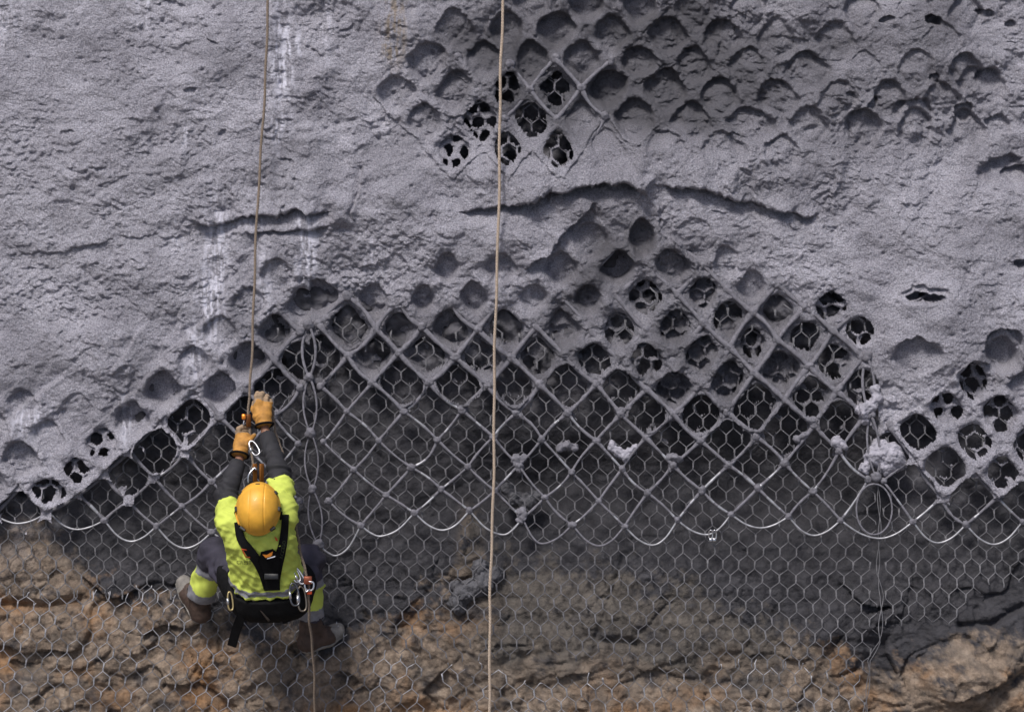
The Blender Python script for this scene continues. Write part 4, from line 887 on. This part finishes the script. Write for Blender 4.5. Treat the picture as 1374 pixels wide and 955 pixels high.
# harness
har = empty('harness', PX(361, 800, .5)); har.parent = person; har.location = tuple(Wd(PX(361, 800, .5))-np.array(person.location))
def f_all(P): return np.minimum(f_shirt(P), f_tr(P))
def ribbon(path, width, nacross=5, th=.006, fn=f_all, off=.007, n=10):
    P2 = spline([(x, y, 0) for x, y in path], n)[:, :2]; T = np.gradient(P2, axis=0); T /= np.linalg.norm(T, axis=1, keepdims=True); Nn = np.c_[-T[:, 1], T[:, 0]]
    wv = np.interp(np.linspace(0, 1, len(P2)), np.linspace(0, 1, len(np.atleast_1d(width))), np.atleast_1d(width)) if np.ndim(width) else np.full(len(P2), width)
    rows = []
    for k in range(len(P2)):
        r = []
        for a in np.linspace(-.5, .5, nacross):
            q = P2[k]+Nn[k]*a*wv[k]; w = surf_w(q[0], q[1], fn); r.append((q[0], q[1], w if w is not None else np.nan))
        rows.append(r)
    R = np.array(rows); ww = R[..., 2]
    if np.isnan(ww).any():
        med = np.nanmedian(ww, axis=1, keepdims=True); med = np.where(np.isnan(med), np.nanmedian(ww), med); ww = np.where(np.isnan(ww), med, ww)
    for _ in range(3): ww[1:-1] = (ww[:-2]+2*ww[1:-1]+ww[2:])/4
    ww = np.maximum(ww, ww.mean(1, keepdims=True)-.01)
    top = np.array([[PX(R[i, j, 0], R[i, j, 1], ww[i, j]+off+th/2) for j in range(nacross)] for i in range(len(P2))]); botm = top-np.array([0, 0, th+.006])
    V = np.concatenate([top.reshape(-1, 3), botm.reshape(-1, 3)]); n0 = len(P2)*nacross; F = []
    for i in range(len(P2)-1):
        for j in range(nacross-1):
            a = i*nacross+j; F.append([a, a+1, a+nacross+1, a+nacross]); F.append([n0+a, n0+a+nacross, n0+a+nacross+1, n0+a+1])
        for j in (0, nacross-1):
            a = i*nacross+j; F.append([a, a+nacross, n0+a+nacross, n0+a])
    return V, F
V, F = ribbon([(319,700),(323,722),(334,738),(346,754),(355,770),(362,788)], [10,11,13,13,15,17], 6); build('shoulder_strap', V, F, M['black'], har)
V, F = ribbon([(383,690),(382,708),(380,726),(376,744),(371,762),(366,788)], [9,10,11,13,15,16], 6); build('shoulder_strap', V, F, M['black'], har)
V, F = ribbon([(358,738),(361,750),(364,770),(365,792)], [16,31,22,21], 9, off=.012); build('back_pad', V, F, M['black'], har)
V, F = box(PX(364, 773, surf_w(364, 773)+.026), axes_from((0, .1, 1)), (.034, .014, .006)); build('buckle', V, F, M['blackpl'], har)
def decal(poly, m, parent, fn, off, name):
    V = [PX(x, y, (surf_w(x, y, fn) or surf_w(360, 745, fn))+off) for x, y in poly]; return build(name, V, [list(range(len(V)))[::-1]], m, parent, smooth=False)
wl = surf_w(360, 745)+.026
def flat(poly, m, parent, w, name, tilt=0.):
    V = [PX(x, y, w+tilt*(y-745)/PPM) for x, y in poly]; V2 = [v-np.array([0, 0, .004]) for v in V]; n = len(V)
    return build(name, V+V2, [list(range(n))[::-1], list(range(n, 2*n))]+[[k, (k+1) % n, n+(k+1) % n, n+k] for k in range(n)], m, parent, smooth=False)
flat([(352,743.5),(358,744),(366,739.5),(365,744.5),(362.5,746.5),(356.5,748),(354.5,746)], M['orange'], har, wl, 'emblem')
flat([(358,748.8),(362,747.6),(369.5,745.2),(369,747),(362,748.8),(358.5,749.6)], M['white'], har, wl, 'emblem')
# waist belt and leg loops as bands on the trousers
BELT = J(361,795,.52)
def f_belt(P): b = np.minimum(sdf(P, TROU, .035), sdf(P, SHIRT, .045)+.0)-.012; return np.maximum(np.maximum(b, (BELT[2]-.10)-P[..., 2]), np.maximum((P-BELT)@AX-.05, -((P-BELT)@AX)-.115))
lo, hi = BELT-.27, BELT+.27; grow('waist_belt', f_belt, lo, hi, .0075, M['black'], har, None, lambda P: .003*n3(P, 30, 115))
for (hj, kj) in ((HIL, KNL), (HIR, KNR)):
    d = (kj-hj)/np.linalg.norm(kj-hj); c0 = lerp(hj, kj, .30)
    def f_loop(P, d=d, c0=c0, hj=hj, kj=kj): return np.maximum(caps(P, hj, kj, .112, .090), np.abs((P-c0)@d)-.030)
    grow('leg_loop', f_loop, c0-.2, c0+.2, .0075, M['black'], har, None, lambda P: .002*n3(P, 30, 116))
def strap(pts, width, name, m, parent=None, th=.004):
    P = spline([J(*p) for p in pts], 8); T = np.gradient(P, axis=0); T /= np.linalg.norm(T, axis=1, keepdims=True); S = np.cross(T, [0, 0, 1.]); S /= np.linalg.norm(S, axis=1, keepdims=True); U = np.cross(S, T); h = width/PPM/2; V = []
    for k in range(len(P)): V += [P[k]-S[k]*h-U[k]*th, P[k]+S[k]*h-U[k]*th, P[k]+S[k]*h+U[k]*th, P[k]-S[k]*h+U[k]*th]
    F = [[k*4+a, k*4+(a+1) % 4, k*4+4+(a+1) % 4, k*4+4+a] for k in range(len(P)-1) for a in range(4)]+[[3, 2, 1, 0], [len(V)-4, len(V)-3, len(V)-2, len(V)-1]]
    return build(name, V, F, m, parent, smooth=False)
strap([(329,800,.60),(326,820,.58),(318,842,.50),(311,866,.42)], 12, 'hanging_strap', M['black'], har)
strap([(366,800,.62),(372,812,.61),(380,824,.58),(385,834,.54)], 10, 'hanging_strap', M['black'], har)
strap([(345,800,.62),(350,815,.61),(357,828,.58)], 9, 'hanging_strap', M['black'], har)
V, F = tube(spline([J(326,790,.625), J(338,803,.635), J(350,818,.62), J(361,832,.58)], 6), .0065, 7); build('tool_handle', V, F, mat('worn_handle', (.06, .047, .04), .6), har)
V, F = BL[2]; build('handle_knob', V*np.array([.016, .010, .012])+J(324.5,787,.635), F, M['steel'], har)
strap([(332,782,.62),(339,786,.63),(346,794,.62)], 7, 'trim_strap', M['orange'], har)
# shirt print
def text_on(body, x, y, size, m, rot=0., name='lettering'):
    cu = bpy.data.curves.new('t', 'FONT'); cu.body = body; cu.size = 1.0; cu.resolution_u = 2; ob = bpy.data.objects.new('t', cu); C.objects.link(ob)
    dg = bpy.context.evaluated_depsgraph_get(); me = bpy.data.meshes.new_from_object(ob.evaluated_get(dg)); bpy.data.objects.remove(ob)
    n = len(me.vertices); co = np.zeros(n*3); me.vertices.foreach_get('co', co); co = co.reshape(-1, 3)[:, :2]; F = [list(p.vertices) for p in me.polygons]
    c, s = math.cos(rot), math.sin(rot); px = x+size*(co[:, 0]*c-co[:, 1]*s); py = y-size*(co[:, 0]*s+co[:, 1]*c)
    V = []
    for a, b in zip(px, py):
        w = surf_w(a, b); V.append(PX(a, b, (w if w is not None else surf_w(x, y))+.017))
    return build(name, V, F, m, shirt, smooth=False)
text_on('CREST', 317, 756.5, 7.2, M['ink'], -.04)
text_on('ACCESO', 379.5, 750, 6.5, M['ink'], 1.40)
for poly in ([(323.5,735.5),(325.8,735.7),(330,746),(335,746.6),(336,748.3),(329,747.6)], [(323.5,735.5),(331,737),(331,738.4),(324.5,737.2)]):
    decal(poly, M['redink'], shirt, f_shirt, .017, 'printed_mark')
decal([(368,719),(372,722),(373,726),(370,725)], M['redink'], shirt, f_shirt, .017, 'printed_mark')

# ------------------------------------------------------------------ ropes and rope gear
def rope_mesh(path, r, pitch, sides=5, strands=3):
    P = np.asarray(path); seg = np.r_[0, np.cumsum(np.linalg.norm(np.diff(P, axis=0), axis=1))]; n = max(20, int(seg[-1]/(pitch/9))); s = np.linspace(0, seg[-1], n)
    Q = np.stack([np.interp(s, seg, P[:, k]) for k in range(3)], -1); T = np.gradient(Q, axis=0); T /= np.linalg.norm(T, axis=1, keepdims=True)
    A = np.cross(T, [0, 0, 1.]); l = np.linalg.norm(A, axis=1, keepdims=True); A = np.where(l > 1e-3, A/(l+1e-9), [1., 0, 0]); B = np.cross(A, T); mb = MB()
    for k in range(strands):
        ph = 2*np.pi*(s/pitch+k/strands); c = Q+r*.52*(np.cos(ph)[:, None]*A+np.sin(ph)[:, None]*B); mb.tube(c, r*.56, sides)
    return np.concatenate(mb.V), mb.F
def rope(label, path, r, m, pitch=.045):
    Pp = spline(path, 14); q = np.arange(len(Pp)); Pp[:, 0] += .0035*np.sin(q*.21+len(label))+.002*np.sin(q*.63); V, F = rope_mesh(Pp, r, pitch); o = build('rope', V, F, m); return tag(o, label, 'rope')
rope('tan twisted rope hanging free down the whole slope right of the worker', [PX(676,-60,.16), PX(673.5,60,.17), PX(670,200,.18), PX(666,400,.15), PX(663,560,.10), PX(660,720,.08), PX(657.5,850,.08), PX(655,1000,.06)], 2.0/PPM, M['rope'])
rope('thin brown taut rope rising from the raised gloves to the top edge', [PX(363,-60,.18), PX(358,60,.20), PX(350,200,.24), PX(342,370,.31), PX(336,500,.37), PX(334.5,560,.39), PX(337,600,.42), PX(341,632,.48), PX(345,652,.58)], 1.75/PPM, M['rope_dark'])
rope('slack brown rope tail from the right glove down past the hip to the bottom edge', [J(357,540,.34), J(363,545,.33), J(367,562,.34), J(373,590,.36), J(380,615,.40), J(388,650,.50), J(396,700,.62), J(405,745,.66), J(413,785,.66), J(416,830,.60), J(420,890,.45), J(425,990,.22)], 1.75/PPM, M['rope_dark'])
# rope grab above the left glove
rg = empty('rope_grab', J(332,570,.33)); tag(rg, 'orange metal rope grab clamped on the rope above the left glove', 'rope grab')
V, F = box(J(333.5,564,.345), axes_from((.3, 0, 1)), (.013, .032, .010)); build('body', V, F, mat('dark_orange_metal', (.14, .05, .012), .4, .5), rg)
V, F = box(J(327,559,.36), axes_from((.1, .2, 1)), (.010, .013, .008)); build('cam_lever', V, F, M['orange'], rg)
V, F = tube([J(328,562,.355), J(326.5,570,.35), J(325.5,576,.34)], .004, 6); build('pin', V, F, M['steel'], rg)
# descender by the chest
ds_ = empty('descender', J(345,645,.5)); tag(ds_, 'orange and steel descender on the rope just above the yellow helmet', 'descender')
for k, (x, dz) in enumerate(((342, .0), (351, .02))):
    V, F = box(J(x,634,.52+dz), axes_from((.6, 0, 1)), (.011, .045, .006)); build('side_plate', V, F, mat('bronze_plate', (.26, .10, .02), .45, .6), ds_)
P = spline([J(333,648,.55), J(334,637,.55), J(341,628,.54), J(344,630,.54)], 6); V, F = tube(P, .0055, 7); build('lever', V, F, M['steel'], ds_)
def ring(c, ux, uy, a, b, r, sq=2.6):
    c, ux, uy = map(np.asarray, (c, ux, uy)); th = np.linspace(0, 2*np.pi, 30, endpoint=False); P = np.array([c+ux*a*np.sign(math.cos(t))*abs(math.cos(t))**(2/sq)*(1+.18*math.sin(t))+uy*b*np.sign(math.sin(t))*abs(math.sin(t))**(2/sq) for t in th]); return tube(P, r, 7, True)
def carabiner(c, dirn, label, m, a=.026, b=.05):
    d = np.asarray(dirn, float); d /= np.linalg.norm(d); s = np.cross(d, [.25, 0, 1.]); s /= np.linalg.norm(s); root = empty('carabiner', c); tag(root, label, 'carabiner', 'carabiners on the worker')
    V, F = ring(c, s, d, a, b, .0048); build('frame', V, F, m, root)
    V, F = tube([np.asarray(c)+s*a*.98-d*b*.35, np.asarray(c)+s*a*1.0+d*b*.35], .0072, 8); build('screw_gate', V, F, M['steel'], root); return root
carabiner(J(341,601,.44), (.45, -.8, .3), 'silver carabiner hanging between the two gloves', M['steel'], .018, .04)
carabiner(J(395,768,.66), (.5, -1, .2), 'upper silver carabiner on the harness by the right hip', M['steel'], .017, .05)
carabiner(J(401,772,.67), (.6, -1, .2), 'second silver carabiner beside the rope at the right hip', M['steel'], .015, .045)
carabiner(J(395,797,.68), (.15, -1, .1), 'lower dark carabiner hanging under the right side of the belt', mat('dark_steel', (.16, .16, .17), .3, .9), .022, .055)
carabiner(J(405,803,.67), (.1, -1, .1), 'brown grey carabiner beside the orange device at the right hip', mat('brown_steel', (.20, .17, .14), .35, .8), .020, .06)
carabiner(J(309,806,.60), (.1, -1, .1), 'small brass and steel carabiner at the left end of the belt', mat('brass', (.42, .33, .16), .4, .7), .012, .045)
hd_ = empty('rope_device', J(414,795,.68)); tag(hd_, 'red and silver rope device where the rope tail passes the right hip', 'rope device')
V, F = box(J(413,778,.685), axes_from((.2, .1, 1)), (.020, .020, .010)); build('cheek_plate', V, F, mat('rust_red_metal', (.22, .06, .03), .4, .5), hd_)
V, F = ring(J(415,786,.69), (1, 0, 0), (0, 1, 0), .022, .022, .005); build('frame', V, F, M['steel'], hd_)
V, F = box(J(415,794,.685), axes_from((.1, .2, 1)), (.013, .012, .009)); build('cam', V, F, M['red'], hd_)
V, F = tube([J(409,788,.69), J(411,794,.70), J(416,790,.70)], .005, 6); build('lever', V, F, M['steel'], hd_)

# ------------------------------------------------------------------ clods of shotcrete caught in the mesh
def clod(label, parts, m, seed, h=.0065):
    L = [(PX(x, y, w), PX(x+.1, y+.1, w), r/PPM, r/PPM) for x, y, w, r in parts]; lo, hi = bounds(L, .03)
    V, F = surfnet(lambda P: sdf(P, L, .02), lo, hi, h)
    c = V.mean(0); N = np.stack([(sdf(V+np.eye(3)[k]*.004, L, .02)-sdf(V-np.eye(3)[k]*.004, L, .02)) for k in range(3)], -1); N /= np.linalg.norm(N, axis=1, keepdims=True)+1e-9
    d = .010*n3(V, 20, seed)+.010*n3(V, 42, seed+1)+.007*n3(V, 100, seed+2)-.002
    o = build('shotcrete_clod', V+N*d[:, None], F, m); return tag(o, label, 'clod', 'clods of shotcrete stuck to mesh and rock')
clod('large pale clod of shotcrete caught behind the right seam', [(1172,612,-.02,13),(1185,605,-.02,15),(1198,612,-.02,17),(1207,622,-.03,11),(1188,626,-.03,13),(1160,628,-.02,9),(1178,596,-.03,9)], M['clump'], 120)
clod('pale crumbly clod lodged in the net right of centre', [(820,598,-.01,6),(828,606,-.01,7),(838,612,-.01,8),(846,606,-.01,6),(852,599,-.01,4.5)], M['clump'], 124)
clod('small grey clod sitting on a crossing below the pale crumbly clod', [(896,613,.0,5),(904,614,.0,6),(911,616,.0,4.5)], M['coated'], 128)
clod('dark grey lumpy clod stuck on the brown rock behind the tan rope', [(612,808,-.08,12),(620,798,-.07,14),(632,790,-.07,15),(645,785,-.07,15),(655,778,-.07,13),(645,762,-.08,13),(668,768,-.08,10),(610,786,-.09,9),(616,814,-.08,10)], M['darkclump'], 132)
clod('grey clod caught on the central net crossing left of the cavity', [(690,616,.0,6),(696,622,.0,8),(704,612,-.01,5),(698,629,0,5)], M['coated'], 136)
clod('grey clod on the lowest crossing above the brown rock', [(697,686,.0,6),(703,688,.0,6),(699,697,0,6)], M['coated'], 140)
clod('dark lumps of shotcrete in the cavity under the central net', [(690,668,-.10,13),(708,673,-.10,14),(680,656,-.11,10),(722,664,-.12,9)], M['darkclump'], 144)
clod('pale clod on the seam knot below the buried right cable', [(1158,550,.02,10),(1168,545,.02,9),(1176,535,.02,8),(1176,522,.02,7),(1162,562,.01,7)], M['clump'], 148)
clod('small pale clod on a cable near the right seam', [(1118,592,.0,6),(1126,592,.0,7),(1132,598,.0,5)], M['clump'], 152)
clod('small grey clod hanging on a coated crossing right of the centre cavity', [(1068,588,0,5),(1076,586,0,5),(1080,582,0,4)], M['coated'], 156)
clod('grey clod on wires below the pale ledge, over the cavity', [(752,600,-.02,6),(762,597,-.02,7),(772,600,-.02,6)], M['coated'], 160)
